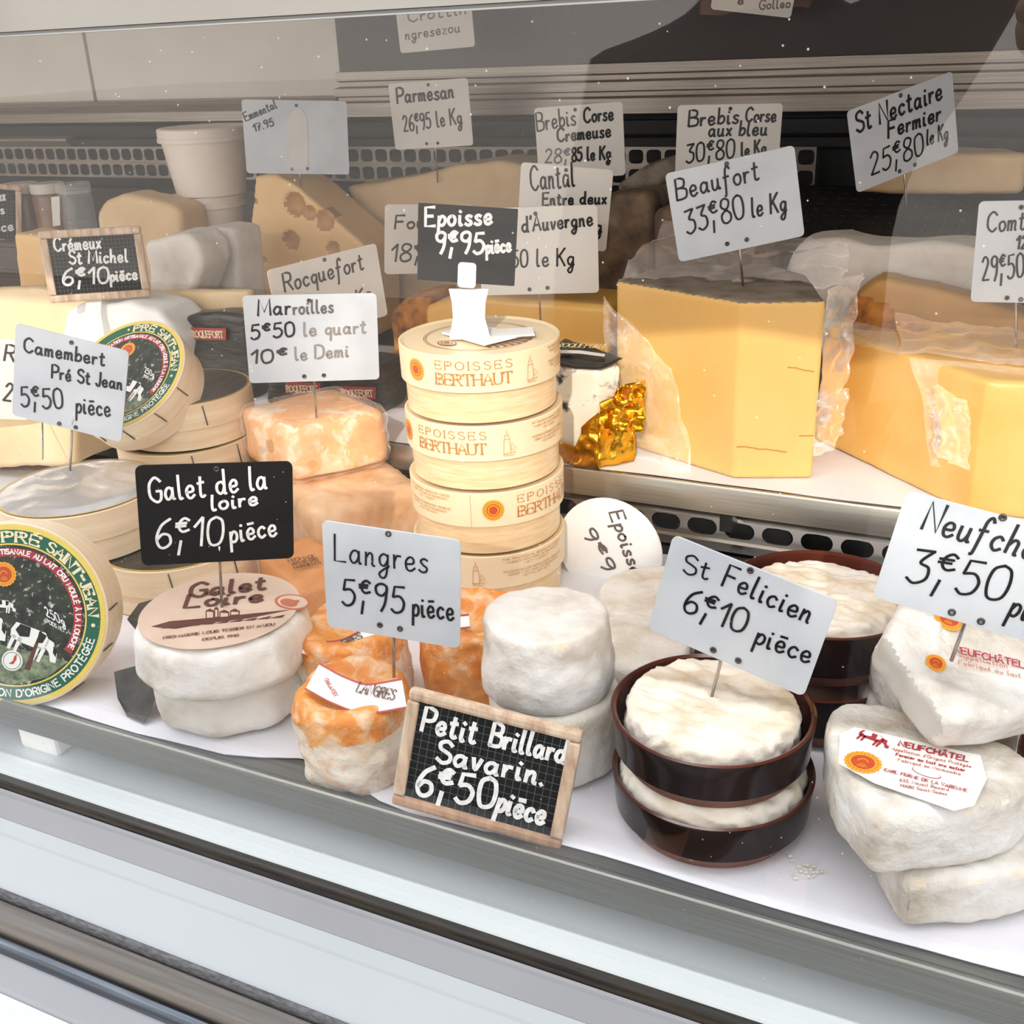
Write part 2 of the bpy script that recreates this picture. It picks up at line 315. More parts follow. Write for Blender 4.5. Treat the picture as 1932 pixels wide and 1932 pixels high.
def patch(g, P, nu, nv, amp, scale, seed, m, ridged=True, thick=0.0006):
    """crumpled sheet over four corner points; real thin thickness"""
    P = [V(p) for p in P]; nrm = (P[1] - P[0]).cross(P[3] - P[0]).normalized(); top, o = [], V((seed * 5.1, seed * 2.3, seed))
    for j in range(nv + 1):
        for i in range(nu + 1):
            u, v = i / nu, j / nv; p = P[0] * (1 - u) * (1 - v) + P[1] * u * (1 - v) + P[2] * u * v + P[3] * (1 - u) * v
            h = noise.noise(p * scale + o)
            if ridged: h = 1 - 2 * abs(h) + .5 * noise.noise(p * scale * 2.7 + o)
            e1 = .15 * noise.noise(p * scale * .5 - o)
            top.append(p + nrm * amp * h + (P[1] - P[0]) * e1 * .5 * (abs(v - .5) * 2) + (P[3] - P[0]) * e1 * .4 * (abs(u - .5) * 2))
    W = nu + 1; fs = [[j * W + i, j * W + i + 1, (j + 1) * W + i + 1, (j + 1) * W + i] for j in range(nv) for i in range(nu)]
    n = len(top); vs = top + [p - nrm * thick for p in top]; fs2 = [[n + k for k in f][::-1] for f in fs]
    rim = [i for i in range(W)] + [j * W + nu for j in range(1, nv + 1)] + [nv * W + i for i in range(nu - 1, -1, -1)] + [j * W for j in range(nv - 1, 0, -1)]
    ed = [[rim[k], n + rim[k], n + rim[(k + 1) % len(rim)], rim[(k + 1) % len(rim)]] for k in range(len(rim))]
    g.add(vs, fs + fs2 + ed, m); return g
# ------------------------------------------------------------------ lettering: single stroke glyphs swept to flat ribbons of ink
GL = {
'A': "-0,0 30,100 60,0|-11,36 49,36", 'B': "-0,0 0,100 25,100|25,100 48,90 46,62 25,54|-0,54 25,54|25,54 57,42 54,8 25,0|-25,0 0,0", 'C': "62,82 36,100 8,80 2,50 8,20 36,0 62,18",
'D': "-20,0 0,0 0,100 20,100|20,100 52,86 60,50 52,14 20,0", 'E': "-50,100 0,100 0,0 52,0|-0,53 42,53", 'F': "-50,100 0,100 0,0|-0,53 42,53", 'G': "62,82 36,100 8,80 2,50 8,20 36,0 58,10 62,42|-62,44 38,44",
'H': "-0,0 0,100|-56,0 56,100|-0,52 56,52", 'I': "-0,0 0,100", 'J': "-30,100 30,30|30,30 24,2 8,-2 -4,14", 'K': "-0,0 0,100|-52,100 0,42|-16,58 54,0", 'L': "-0,100 0,0 48,0",
'M': "-0,0 6,100 36,20 66,100 72,0", 'N': "-0,0 0,100 56,0 56,100", 'O': "36,100 8,82 2,50 8,18 36,0 62,18 70,50 62,82 36,100", 'P': "-0,0 0,100 26,100|26,100 52,88 50,56 26,46|-26,46 0,46",
'Q': "36,100 8,82 2,50 8,18 36,0 62,18 70,50 62,82 36,100|-44,24 68,-8", 'R': "-0,0 0,100 26,100|26,100 50,90 48,58 26,50|-26,50 0,50|-26,50 56,0", 'S': "50,84 30,100 6,88 8,64 30,52 50,38 50,12 26,0 2,16",
'T': "-0,100 60,100|-30,100 30,0", 'U': "-0,100 0,30|0,30 8,4 28,0 48,4 56,30|-56,30 56,100", 'V': "-0,100 30,0 60,100", 'W': "-0,100 20,0 40,80 60,0 80,100", 'X': "-0,100 56,0|-56,100 0,0", 'Y': "-0,100 28,50 56,100|-28,50 28,0", 'Z': "-0,100 54,100 0,0 56,0",
'a': "40,40 28,50 12,44 4,22 14,3 28,6 40,24 42,48|-42,48 42,12|42,12 46,2 52,4", 'b': "-6,100 6,0|6,28 22,50 40,42 42,18 26,2 8,8", 'c': "40,40 26,50 8,38 6,16 22,0 42,10", 'd': "42,38 28,50 8,42 4,18 20,2 36,10 43,30|-43,100 43,8|43,8 46,1 52,3",
'e': "6,24 38,28 36,46 20,50 6,32 12,6 28,0 46,12", 'f': "44,86 32,100 20,84 17,40 14,-30 6,-38|4,50 36,52", 'g': "40,42 24,50 6,36 10,12 26,6 40,26|41,48 40,0 32,-34 16,-40 6,-26 22,-10 48,6", 'h': "-6,100 6,0|6,26 22,48 36,42 38,20 38,0 46,0",
'i': "-8,50 8,14|8,14 12,0 22,4|10,70 14,75", 'j': "14,50 12,-20 2,-38", 'k': "-6,100 6,0|-36,48 8,22 40,0", 'l': "8,98 7,30 12,2 24,4", 'm': "-4,50 4,0|4,30 16,48 26,40 26,0|26,30 40,48 50,40 50,6 58,1", 'n': "-4,50 4,0|4,28 20,48 32,40 33,6 42,1",
'o': "24,50 8,42 4,22 16,2 34,5 43,26 36,46 22,50", 'p': "-8,50 4,-42|8,28 22,50 40,42 40,18 26,2 8,8", 'q': "40,42 24,50 6,36 10,12 26,6 38,24|-41,48 38,-40", 'r': "-4,50 6,0|6,26 16,46 32,46", 's': "36,44 22,50 8,41 18,27 34,17 32,4 16,0 2,8",
't': "18,82 16,14 26,0 38,6|2,56 34,60", 'u': "4,50 5,12 16,0 30,8 36,26|-37,50 37,14|37,14 40,2 48,4", 'v': "4,50 18,0 36,50", 'x': "4,48 36,0|36,50 4,0", 'y': "4,50 18,4|38,50 14,-38", 'z': "-4,50 36,50 4,0 38,0",
'0': "26,98 6,84 2,46 10,8 26,0 44,12 50,48 44,86 26,98", '1': "2,66 26,98|-26,98 24,0", '2': "4,78 20,98 40,88 40,62 4,2|-4,2 48,2", '3': "6,92 46,96|46,96 22,60 44,48 46,16 22,-2 2,10", '4': "-36,0 36,100 0,30 52,30", '5': "-46,96 12,94 8,56|8,56 32,60 48,38 40,8 18,-2 2,10",
'6': "44,98 18,76 4,36 10,6 28,-2 46,14 42,40 22,46 6,28", '7': "-2,96 48,96 14,0|-14,50 40,50", '8': "26,52 6,68 10,92 28,98 44,86 40,66 26,52 4,34 6,6 26,-2 46,10 46,34 26,52", '9': "44,72 28,54 8,62 6,86 24,98 42,90 44,72|44,80 40,30 26,-4",
'\u20ac': "40,92 26,100 12,88 10,66 22,54 40,60|0,82 32,84|0,72 30,74|16,22 10,-26", '\u00a4': "40,92 26,100 12,88 10,66 22,54 40,60|0,82 32,84|0,72 30,74", '.': "4,0 8,4", ',': "8,10 2,-16", "'": "-6,100 2,78", '-': "-0,50 30,50", ':': "4,44 8,48|4,6 8,10",
'*': "6,50 14,58 20,48 10,44 6,50|10,50 14,52", ' ': "",
}
ACC = {'\u00e9': ('e', "-20,64 34,84"), '\u00e8': ('e', "-12,72 42,74"), '\u00c9': ('E', "-20,112 36,130"), '\u00c2': ('A', "-14,110 30,128 46,110"), '\u00c0': ('A', "-22,128 38,110")}
def glyph(ch):
    base, extra = ACC.get(ch, (ch, None)); st = GL.get(base, ""); st = st.split('|') if st else []
    if extra: st = st + [extra]
    out = []
    for s in st:
        sharp = s.startswith('-') and not s.startswith('-,'); q = s[1:] if sharp else s
        out.append((sharp, [tuple(float(t) / 100 for t in p.split(',')) for p in q.split()]))
    w_ = max([x for sh, st_ in out for x, y in st_], default=.28)
    return out, w_
def smooth_line(p, k=5):
    if len(p) < 3: return p
    q = []
    for i in range(len(p) - 1):
        a, b, c, d = p[max(i - 1, 0)], p[i], p[i + 1], p[min(i + 2, len(p) - 1)]
        for j in range(k):
            t = j / k; q.append(tuple(.5 * (2 * b[m] + (c[m] - a[m]) * t + (2 * a[m] - 5 * b[m] + 4 * c[m] - d[m]) * t * t + (3 * b[m] - a[m] - 3 * c[m] + d[m]) * t ** 3) for m in (0, 1)))
    q.append(p[-1]); return q
def strokes(text, gap=.16, slant=0, jit=0, seed=0, serif=0):
    x, out, rd = 0., [], random.Random(seed + len(text))
    for ch in text:
        gs, w_ = glyph(ch); dy = rd.uniform(-jit, jit)
        for sh, pts in gs:
            pts = [(px + x + slant * py + rd.uniform(-jit, jit) * .4, py + dy) for px, py in pts]
            out.append(pts if sh else smooth_line(pts))
            if serif and sh:
                for p_, q_ in ((pts[0], pts[1]), (pts[-1], pts[-2])):
                    if abs(p_[1] - q_[1]) > .6 * abs(p_[0] - q_[0]) and (p_[1] > .95 or p_[1] < .05): out.append([(p_[0] - serif, p_[1]), (p_[0] + serif, p_[1])])
                    elif abs(p_[1] - q_[1]) < .05: out.append([(p_[0], p_[1]), (p_[0], p_[1] + (-.14 if p_[1] > .5 else .14))])
        x += w_ + gap
    return out, max(x - gap, .05)
def ribbon(pts, hw, contrast=0):
    n = len(pts); L, R = [], []
    for i, p in enumerate(pts):
        a, b = pts[max(i - 1, 0)], pts[min(i + 1, n - 1)]; dx, dy = b[0] - a[0], b[1] - a[1]; d = math.hypot(dx, dy) or 1e-9
        k = hw * (1 - contrast * abs(dx) / d); nx, ny = -dy / d * k, dx / d * k
        if i == 0: p = (p[0] - dx / d * hw * .5, p[1] - dy / d * hw * .5)
        if i == n - 1: p = (p[0] + dx / d * hw * .5, p[1] + dy / d * hw * .5)
        L.append((p[0] + nx, p[1] + ny)); R.append((p[0] - nx, p[1] - ny))
    return L + R, [[i, n + i, n + i + 1, i + 1] for i in range(n - 1)]
def write(g, text, mapf, width, cap, hw, m, jit=.012, slant=0, seed=0, gap=.16, serif=0, contrast=0):
    """lay text of given real width and capital height through mapf(x, y) -> point"""
    st, tw = strokes(text, gap, slant, jit, seed, serif); kx = width / tw
    for k, pts in enumerate(st):
        vs, fs = ribbon([(x * kx, y * cap) for x, y in pts], hw, contrast); e_ = .00004 * (k % 4)
        g.add([mapf(x, y, e_) for x, y in vs], fs, m)
def plane_text(g, text, x0, y0, x1, y1, cappx, p0, n, m, hwpx=2.2, eps=.0006, **kw):
    """baseline between two sight points on the plane (p0, n)"""
    A, B = ppl(x0, y0, p0, n), ppl(x1, y1, p0, n); U = (B - A); wd = U.length; U = U / wd; Vv = n.cross(U)
    if Vv.z < 0 and abs(n.z) < .8: Vv = -Vv
    if abs(n.z) >= .8 and Vv.y < 0: Vv = -Vv
    s = (A - V((0, 0, H))).dot(cz) / F; fore = max(.25, (V((0, 0, H)) - A).normalized().cross(Vv).length)
    write(g, text, lambda x, y, e_: A + U * x + Vv * y + n * (eps + e_), wd, cappx * s / fore, hwpx * s, m, **kw)
# ------------------------------------------------------------------ setting
X0, X1 = -1.75, .75
def strip(name, prof, m, kind='structure', x0=X0, x1=X1, closed=True, smooth=False, label=None, cat=None):
    """profile of (y, z) points swept along the counter"""
    n = len(prof); vs = [V((x0, y, z)) for y, z in prof] + [V((x1, y, z)) for y, z in prof]
    fs = [[i, (i + 1) % n, n + (i + 1) % n, n + i] for i in range(n if closed else n - 1)]
    if closed: fs += [list(range(n))[::-1], [n + i for i in range(n)]]
    g = G().add(vs, fs, m); o = g.build(name, smooth=smooth, flat_angle=.6 if smooth else None)
    bm = bmesh.new(); bm.from_mesh(o.data); bmesh.ops.recalc_face_normals(bm, faces=bm.faces); bm.to_mesh(o.data); bm.free()
    return tag(o, label, cat, kind=kind)
def slab(name, x0, x1, y0, y1, z0, z1, m, kind='structure'):
    g = G(); bx(g, ((x0 + x1) / 2, (y0 + y1) / 2, (z0 + z1) / 2), (x1 - x0, y1 - y0, z1 - z0), m); return tag(g.build(name), kind=kind)
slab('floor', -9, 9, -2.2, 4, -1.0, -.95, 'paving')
slab('floor_mid_tone', -12, 12, -4.6, -2.2, -1.0, -.95, 'paving_mid')  # ground tones step dark to pale to grade the reflection in the pane
slab('floor_pale_tone', -40, 40, -45, -4.6, -1.0, -.95, 'paving_pale')
slab('floor_case', X0, X1, .376, 1.30, -.05, -.035, 'white_sheet')
strip('trim_1', [(.376, -.040), (.3755, -.0335), (.3725, -.0335), (.3715, -.037), (.3705, -.037), (.3695, -.042), (.37, -.06), (.376, -.06)], 'rubber')
strip('trim_2', [(.3697, -.0405), (.3693, -.0395), (.3675, -.0400), (.3670, -.0425), (.3612, -.0555), (.3612, -.10), (.3697, -.10)], 'grey_trim')
strip('trim_3', [(.3610, -.0555), (.3535, -.0590), (.3515, -.0594), (.3280, -.0750), (.3280, -.12), (.3610, -.12)], 'white_trim')
strip('trim_4', [(.3280, -.0745), (.3270, -.0738), (.3262, -.0745), (.3255, -.0752), (.3245, -.0785), (.3245, -.12), (.3280, -.12)], 'rubber_grey')
strip('trim_5', [(.3240, -.0795), (.3220, -.0770), (.3180, -.0775), (.3120, -.0815), (.3085, -.0865), (.3080, -.12), (.3240, -.12)], 'bronze', smooth=True)
strip('trim_6', [(.3080, -.0875), (.3060, -.0862), (.3035, -.0872), (.3022, -.0905), (.3022, -.12), (.3080, -.12)], 'dark_chrome', smooth=True)
strip('trim_7', [(.3022, -.0945), (.2870, -.0985), (.2855, -.0995), (.2845, -.1015), (.2845, -.12), (.3022, -.12)], 'grey_trim')
slab('wall_counter', X0, X1, .215, .2845, -.13, -.1005, 'speckle')
slab('wall_counter_front', X0, X1, .225, .37, -.95, -.13, 'white_trim')
# front pane, its bright upper rim and the fascia over it
slab('window_1', X0, X1, .3720, .3750, -.0385, .401, 'glass')
strip('trim_8', [(.3705, .400), (.3705, .4015), (.3765, .4015), (.3765, .400)], 'white_trim')
strip('ceiling_fascia', [(.368, .4018), (.362, .50), (.40, .50), (.40, .4018)], 'fascia')
slab('ceiling_case', X0, X1, .40, 1.30, .44, .46, 'beige')
# side ends of the case
slab('wall_left', X0 - .02, X0, .37, 1.30, -.95, .46, 'beige')
slab('wall_right', X1, X1 + .02, .37, 1.30, -.95, .46, 'beige')
# back of the case: panels, sliding profiles, black pieces standing in for the unlit void
YB = 1.25
pL, pR = pyy(0, 188, YB), pyy(636, 182, YB)
slab('wall_back_panel', X0, pyy(178, 180, YB).x - .0025, YB, YB + .02, .334, .45, 'beige')
slab('wall_back_panel_beige', pyy(182, 180, YB).x, pyy(636, 60, YB).x, YB, YB + .02, .334, .45, 'beige')
slab('wall_back_dark', pyy(636, 60, YB).x + .001, X1, YB - .004, YB + .02, .352, .45, 'dark_brown')
strip('trim_9', [(YB, .334), (YB - .012, .332), (YB - .016, .327), (YB - .012, .322), (YB - .02, .318), (YB - .02, .306), (YB + .02, .300), (YB + .02, .334)], 'alu', x1=pyy(636, 100, YB).x)
strip('trim_10', [(YB, .362), (YB - .010, .361), (YB - .010, .351), (YB - .004, .349), (YB - .004, .344), (YB - .018, .342), (YB - .018, .333), (YB - .010, .331), (YB - .010, .327), (YB - .024, .325), (YB - .024, .309), (YB, .307)], 'alu', x0=pyy(638, 100, YB).x)
strip('void_strip_upper', [(YB - .006, .300), (YB - .006, .286), (YB + .02, .286), (YB + .02, .300)], 'black')  # black strip painted where only an unlit void shows
slab('wall_back_void', X0, X1, YB + .03, YB + .05, -.9, .46, 'black')  # black sheet stands in for the darkness behind the profiles
slab('wall_back_lower', X0, X1, YB + .004, YB + .02, -.05, .212, 'dark_brown')
def perforated(name, ox, nx, nz, cw, ch, hw, hh, rr, m, back, org, U, Vv, n=24, thick=.002, kind='structure', power=4.):
    """sheet of nx by nz cells, each with a rounded hole cut through"""
    g = G(); N = U.cross(Vv).normalized()
    for i in range(nx):
        for j in range(nz):
            c = org + U * (cw * (i + .5)) + Vv * (ch * (j + .5)); o, h, hb = [], [], []
            for k in range(n):
                a = 2 * pi * (k + .5) / n; ca, sa = cos(a), sin(a); t = min(cw / 2 / abs(ca) if abs(ca) > 1e-6 else 9, ch / 2 / abs(sa) if abs(sa) > 1e-6 else 9)
                o.append(c + U * (ca * t) + Vv * (sa * t)); q = (abs(ca) ** power + abs(sa) ** power) ** (-1 / power)
                x = hw * ca * q; y = hh * sa * q
                if rr: x, y = (math.copysign(hw - hh, ca) if abs(ca) > .3 else 0) + hh * ca, hh * sa
                h.append(c + U * x + Vv * y); hb.append(h[-1] - N * thick)
            # true corners of the cell
            for sx_, sy_ in ((1, 1), (-1, 1), (-1, -1), (1, -1)):
                k = min(range(n), key=lambda q_: (o[q_] - (c + U * sx_ * cw / 2 + Vv * sy_ * ch / 2)).length); o[k] = c + U * sx_ * cw / 2 + Vv * sy_ * ch / 2
            g.add(o + h + hb, [[k, (k + 1) % n, n + (k + 1) % n, n + k] for k in range(n)] + [[n + k, n + (k + 1) % n, 2 * n + (k + 1) % n, 2 * n + k] for k in range(n)], m)
    if back is not None:
        a, b = org - N * .02, U * cw * nx; c = Vv * ch * nz; g.add([a, a + b, a + b + c, a + c], [[0, 1, 2, 3]], back)
    return tag(g.build(name), kind=kind)
XU, ZU = V((1, 0, 0)), V((0, 0, 1))
slab('void_strip_lower', X0, X1, YB - .004, YB + .016, .272, .281, 'black')  # black strip painted for the unlit gap over the grille
perforated('wall_back_grille', 0, 66, 2, .0215, .0215, .0088, .0078, False, 'alu', 'black', V((X0 + .1, YB - .004, .2285)), XU, ZU)
strip('trim_13', [(YB - .006, .286), (YB - .012, .283), (YB - .012, .280), (YB - .004, .272), (YB + .004, .272), (YB + .01, .286)], 'alu', x1=pyy(140, 285, YB).x)
# riser under the middle shelf with its air slots
RY = .800
slab('wall_riser', -1.6, X1, RY + .012, RY + .03, -.035, .056, 'black')
strip('trim_14', [(RY - .006, .027), (RY - .003, .0325), (RY + .012, .0335), (RY + .012, .027)], 'chrome', x0=-1.6)
perforated('wall_riser_slots', 0, 74, 1, .031, .022, .0125, .0072, True, 'chrome', 'black', V((-1.6, RY, .005)), XU, ZU)
strip('trim_15', [(RY - .003, .005), (RY - .008, .000), (RY - .004, -.003), (RY + .010, -.003), (RY + .010, .005)], 'chrome', x0=-1.6)
# unseen fill light added under the case roof to brighten the cheeses
t = thing('fill_light_strip', V((-.5, .425, .436)), 'unseen fill light added under the case roof, behind the fascia', 'fill_light')
g = G(); bx(g, (-.5, .425, .436), (2.4, .03, .008), 'fill_light', .001); g.build('housing', t)
ld = bpy.data.lights.new('fill_strip_light', 'AREA'); ld.shape = 'RECTANGLE'; ld.size = 2.35; ld.size_y = .022; ld.energy = 4.8; ld.color = (.97, .985, 1.)
lo = bpy.data.objects.new('fill_strip_light', ld); link(lo, t); lo.location = (0, 0, -.005); lo.rotation_euler = (radians(14), 0, 0)
# ------------------------------------------------------------------ trays, shelves and their paper
def boxed(name, parts, root, label, cat): pass
t = thing('display_tray', (-.3, .59, -.004), 'low stainless steel tray with raised front rim holding the front row of cheeses', 'tray')
def xprof(prof, m, name, parent, x0, x1, smooth=True):
    n = len(prof); vs = [V((x0, y, z)) for y, z in prof] + [V((x1, y, z)) for y, z in prof]
    fs = [[i, (i + 1) % n, n + (i + 1) % n, n + i] for i in range(n)] + [list(range(n))[::-1], [n + i for i in range(n)]]
    o = G().add(vs, fs, m).build(name, parent, smooth=smooth, flat_angle=.7 if smooth else None)
    bm = bmesh.new(); bm.from_mesh(o.data); bmesh.ops.recalc_face_normals(bm, faces=bm.faces); bm.to_mesh(o.data); bm.free(); return o
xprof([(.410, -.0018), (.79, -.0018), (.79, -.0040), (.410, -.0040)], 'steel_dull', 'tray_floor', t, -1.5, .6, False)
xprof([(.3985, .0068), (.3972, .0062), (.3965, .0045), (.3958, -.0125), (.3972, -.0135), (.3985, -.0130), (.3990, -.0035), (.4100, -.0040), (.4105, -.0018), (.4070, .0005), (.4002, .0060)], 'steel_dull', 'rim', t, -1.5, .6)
g = G(); c = pz(80, 1392, -.026); bx(g, (c.x, c.y + .012, -.0245), (.034, .034, .021), 'white_plastic', .003)
tag(g.build('support_block'), 'white plastic block propping up the front tray on the case floor', 'block')
def sheet(name, x0, x1, fy0, fy1, z, amp, m, label, cat, nx=90, ny=26, seed=0):
    vs = []
    for j in range(ny + 1):
        for i in range(nx + 1):
            x = x0 + (x1 - x0) * i / nx; y0, y1 = fy0(x), fy1(x); y = y0 + (y1 - y0) * j / ny
            vs.append(V((x, y, z + amp * (.5 + .5 * noise.noise(V((x * 14, y * 14, seed)))) + amp * .3 * noise.noise(V((x * 50, y * 50, seed))) ** 2)))
    W = nx + 1; fs = [[j * W + i, j * W + i + 1, (j + 1) * W + i + 1, (j + 1) * W + i] for j in range(ny) for i in range(nx)]
    n = len(vs); vs2 = [v - V((0, 0, .0003)) for v in vs]; g = G().add(vs + vs2, fs + [[n + k for k in f][::-1] for f in fs], m)
    return tag(g.build(name, smooth=True), label, cat)
def front_edge(x):
    y = .4115 + .004 * noise.noise(V((x * 9, 3, 0))) + .0015 * noise.noise(V((x * 60, 1, 0)))
    d = x + .345; y += .022 * max(0, 1 - abs(d) / .06) ** 1.4        # torn away between the second and third cheese
    if x > -.21: y += .0045
    return y
sheet('paper_liner', -1.45, .55, front_edge, lambda x: .772, -.0012, .0011, 'paper', 'white paper lining the low front tray under the cheeses', 'paper sheet')
g = G(); rd = random.Random(4); c = pz(1545, 1640, .001)
t = thing('display_shelf', (-.3, .95, .06), 'stainless steel raised shelf with folded front lip behind the front tray', 'shelf')
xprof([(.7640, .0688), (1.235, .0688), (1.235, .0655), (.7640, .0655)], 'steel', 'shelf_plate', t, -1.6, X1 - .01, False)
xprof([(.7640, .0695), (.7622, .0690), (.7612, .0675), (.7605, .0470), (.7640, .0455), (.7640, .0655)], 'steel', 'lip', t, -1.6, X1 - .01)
c = pz(1265, 985, .035)
g = G(); bx(g, (pz(1350, 1000, .04).x, .785, .040), (.010, .02, .03), 'black', .001); g.build('bracket', t)
sheet('shelf_paper', -1.3, .55, lambda x: .7655 + .002 * noise.noise(V((x * 11, 8, 0))), lambda x: 1.05, .0690, .0018, 'paper', 'white paper lining the raised shelf under the large wedges', 'paper sheet', seed=5)
# rear step: dark perforated plate
t = thing('perforated_shelf', (-.3, 1.12, .2), 'black perforated sloping rear shelf with rows of small slots', 'shelf')
q0 = pyy(1600, 462, 1.0); q1 = pyy(1600, 352, 1.2)
dz = (q1.z - q0.z) / .2
g = G(); U, Vv = V((1, 0, 0)), V((0, 1, dz)).normalized(); o0 = V((-.36, 1.0, q0.z))
pl = perforated('slotted_plate', 0, 50, 10, .0150, .0205, .0040, .0021, True, 'black', None, o0, U, Vv, n=12, thick=.001, kind=None)
pl.parent = t; pl.location = V((0, 0, 0)) - t.location
g = G(); N = U.cross(Vv); a = o0 - N * .0016; b, c = U * .75, Vv * .205
g.add([a, a + b, a + b + c, a + c], [[0, 1, 2, 3]], 'white_plastic'); g.build('bright_backing', t)  # white sheet added behind the slots to give their bright highlights
g = G(); bx(g, (.0, 1.004, (q0.z - .003 + .0695) / 2), (.75, .004, q0.z - .003 - .0695), 'black'); g.build('front_plate', t)
t = thing('rear_step', (-1.0, 1.12, .1), 'dark metal rear step carrying the tubs and jars', 'shelf')
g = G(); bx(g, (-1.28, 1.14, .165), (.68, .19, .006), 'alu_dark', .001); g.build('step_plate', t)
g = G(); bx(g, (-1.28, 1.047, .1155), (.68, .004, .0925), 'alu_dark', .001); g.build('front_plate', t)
# unseen sun blockers added behind the camera to shade the front of the counter
slab('sun_blocker_slab', -1.6, 2.6, -3.06, -3.0, 1.0, 1.955, 'blocker_cream')
slab('sun_blocker_bar', .31, .537, -3.0, -2.86, -.95, 2.6, 'blocker_cream')
# ------------------------------------------------------------------ price cards
def rrect(w_, h_, r, n=5):
    o = []
    for cx_, cy_, a0 in ((w_ - r, h_ - r, 0), (-w_ + r, h_ - r, 90), (-w_ + r, -h_ + r, 180), (w_ - r, -h_ + r, 270)):
        for k in range(n + 1): a = radians(a0 + 90 * k / n); o.append((cx_ + r * cos(a), cy_ + r * sin(a)))
    return o
def plate(g, c, U, Vv, N, out, th, m):
    a = [c + U * x + Vv * y + N * th / 2 for x, y in out]; b = [p - N * th for p in a]; n = len(a)
    g.add(a + b, [list(range(n)), [n + i for i in range(n)][::-1]] + [[i, n + i, n + (i + 1) % n, (i + 1) % n] for i in range(n)], m)
def frame_of(corners, y, yaw=None, lean=0):
    """real rectangle standing at depth y that is seen under the four corners; yaw is searched when not given"""
    def tryaw(yaw):
        N = V((sin(radians(yaw)) * cos(radians(lean)), -cos(radians(yaw)) * cos(radians(lean)), sin(radians(lean))))
        mx = sum(p[0] for p in corners) / 4; my = sum(p[1] for p in corners) / 4; p0 = pyy(mx, my, y)
        TL, TR, BR, BL = [ppl(px, py, p0, N) for px, py in corners]; c = (TL + TR + BR + BL) / 4
        U = ((TR - TL) + (BR - BL)) / 2; Vv = ((TL - BL) + (TR - BR)) / 2
        return abs(U.normalized().dot(Vv.normalized())) + .4 * ((TR - TL) - (BR - BL)).length / U.length + .0015 * abs(yaw - 12), c, U, Vv, N
    if yaw is None: yaw = min(range(-36, 61, 2), key=lambda q: tryaw(q)[0])
    _, c, U, Vv, N = tryaw(yaw); w_, h_ = U.length / 2, Vv.length / 2
    U.normalize(); Vv = (Vv - U * Vv.dot(U)).normalized(); return c, U, Vv, N, w_, h_
def card(corners, y, texts, label, yaw=None, lean=0, m='card', ink='ink', eye=(), pin=None, r=.0035, name='price_tag', extra=None, group='price tags stuck in the cheeses', lift=0):
    c, U, Vv, N, w_, h_ = frame_of(corners, y, yaw, lean)
    foot = c - Vv * h_
    if pin: pt = ppl(*pin[0], c - N * .0012, N); pb = pyy(*pin[1], y + (pin[2] if len(pin) > 2 else .0)); foot = pb
    t = thing(name, foot, label, 'price tag', group)
    g = G(); plate(g, c, U, Vv, N, rrect(w_, h_, r), .0012, m); g.build('card', t)
    if texts:
        g = G()
        for k, a in enumerate(texts):
            s, x0, y0, x1, y1, cap = a[:6]; kw = dict(a[6]) if len(a) > 6 else {}
            plane_text(g, s, x0, y0, x1, y1, cap, c + N * .0006, N, kw.pop('m', ink), kw.pop('hw', 2.1), eps=.00025, jit=kw.pop('jit', .02), seed=k * 7 + int(x0), slant=kw.pop('slant', .08), **kw)
        g.build('handwriting', t)
    for e_ in eye:
        p = ppl(*e_, c + N * .0006, N); g = G(); s = .0017
        g.add(*lathe_vf([(s * .45, 0), (s * .5, .0005), (s, .0006), (s * 1.05, 0)], 14, Matrix.Translation(p) @ N.to_track_quat('Z', 'Y').to_matrix().to_4x4()), 'eyelet'); g.build('eyelet', t, smooth=True)
    if pin:
        top = pt + (pt - pb).normalized() * .012
        g = G(); g.add(*tube_vf([top, pt, pb], .0009), 'pin'); g.build('pin', t, smooth=True)
    if extra: extra(t, c, U, Vv, N, w_, h_)
    return t, (c, U, Vv, N, w_, h_)
HB = dict(hw=2.6)
card([(32, 614), (243, 658), (230, 838), (22, 778)], .585, [("Camembert", 45, 664, 197, 690, 27), ("Pr\u00e9 St Jean", 98, 713, 230, 735, 25), ("5\u20ac50", 40, 766, 119, 771, 38), ("pi\u00e8ce", 143, 778, 208, 786, 34)],
     'white price tag reading Camembert, 5,50 apiece, on the foil topped box', eye=[(135, 646), (112, 799), (143, 806)], pin=((136, 815), (131, 907)))
card([(-120, 632), (60, 640), (52, 795), (-118, 782)], .66, [("R", 8, 680, 26, 682, 30, dict(m='ink_brown')), ("2", 5, 755, 20, 757, 34, dict(m='ink_brown'))],
     'white price tag half hidden behind the Camembert tag, only the letter R showing', eye=[(-25, 775)], pin=((80, 790), (80, 866)), ink='ink_brown', m='card_cream')
card([(458, 557), (710, 553), (716, 715), (470, 723)], .70, [("Mar", 487, 596, 548, 593, 30), ("roilles", 553, 593, 628, 589, 25, dict(m='ink_grey')), ("5\u00a450", 473, 640, 555, 634, 27), ("le quart", 572, 634, 690, 628, 26, dict(m='ink_pale')), ("10\u00a4", 473, 686, 540, 682, 25, dict(m='ink_brown')), ("le Demi", 556, 680, 657, 672, 25, dict(m='ink_pale'))],
     'sunlit white price tag reading Marroilles in the film wrapped block', eye=[(583, 567), (574, 710), (611, 708)], pin=((593, 720), (597, 788)))
card([(508, 510), (712, 457), (728, 596), (528, 652)], .80, [("Rocquefort", 538, 551, 686, 508, 33, dict(m='ink_brown')), ("le Kg", 640, 578, 700, 560, 20, dict(m='ink_brown'))],
     'white price tag reading Rocquefort, tilted behind the Marroilles tag', eye=[(612, 490)], m='card_cream', ink='ink_brown')
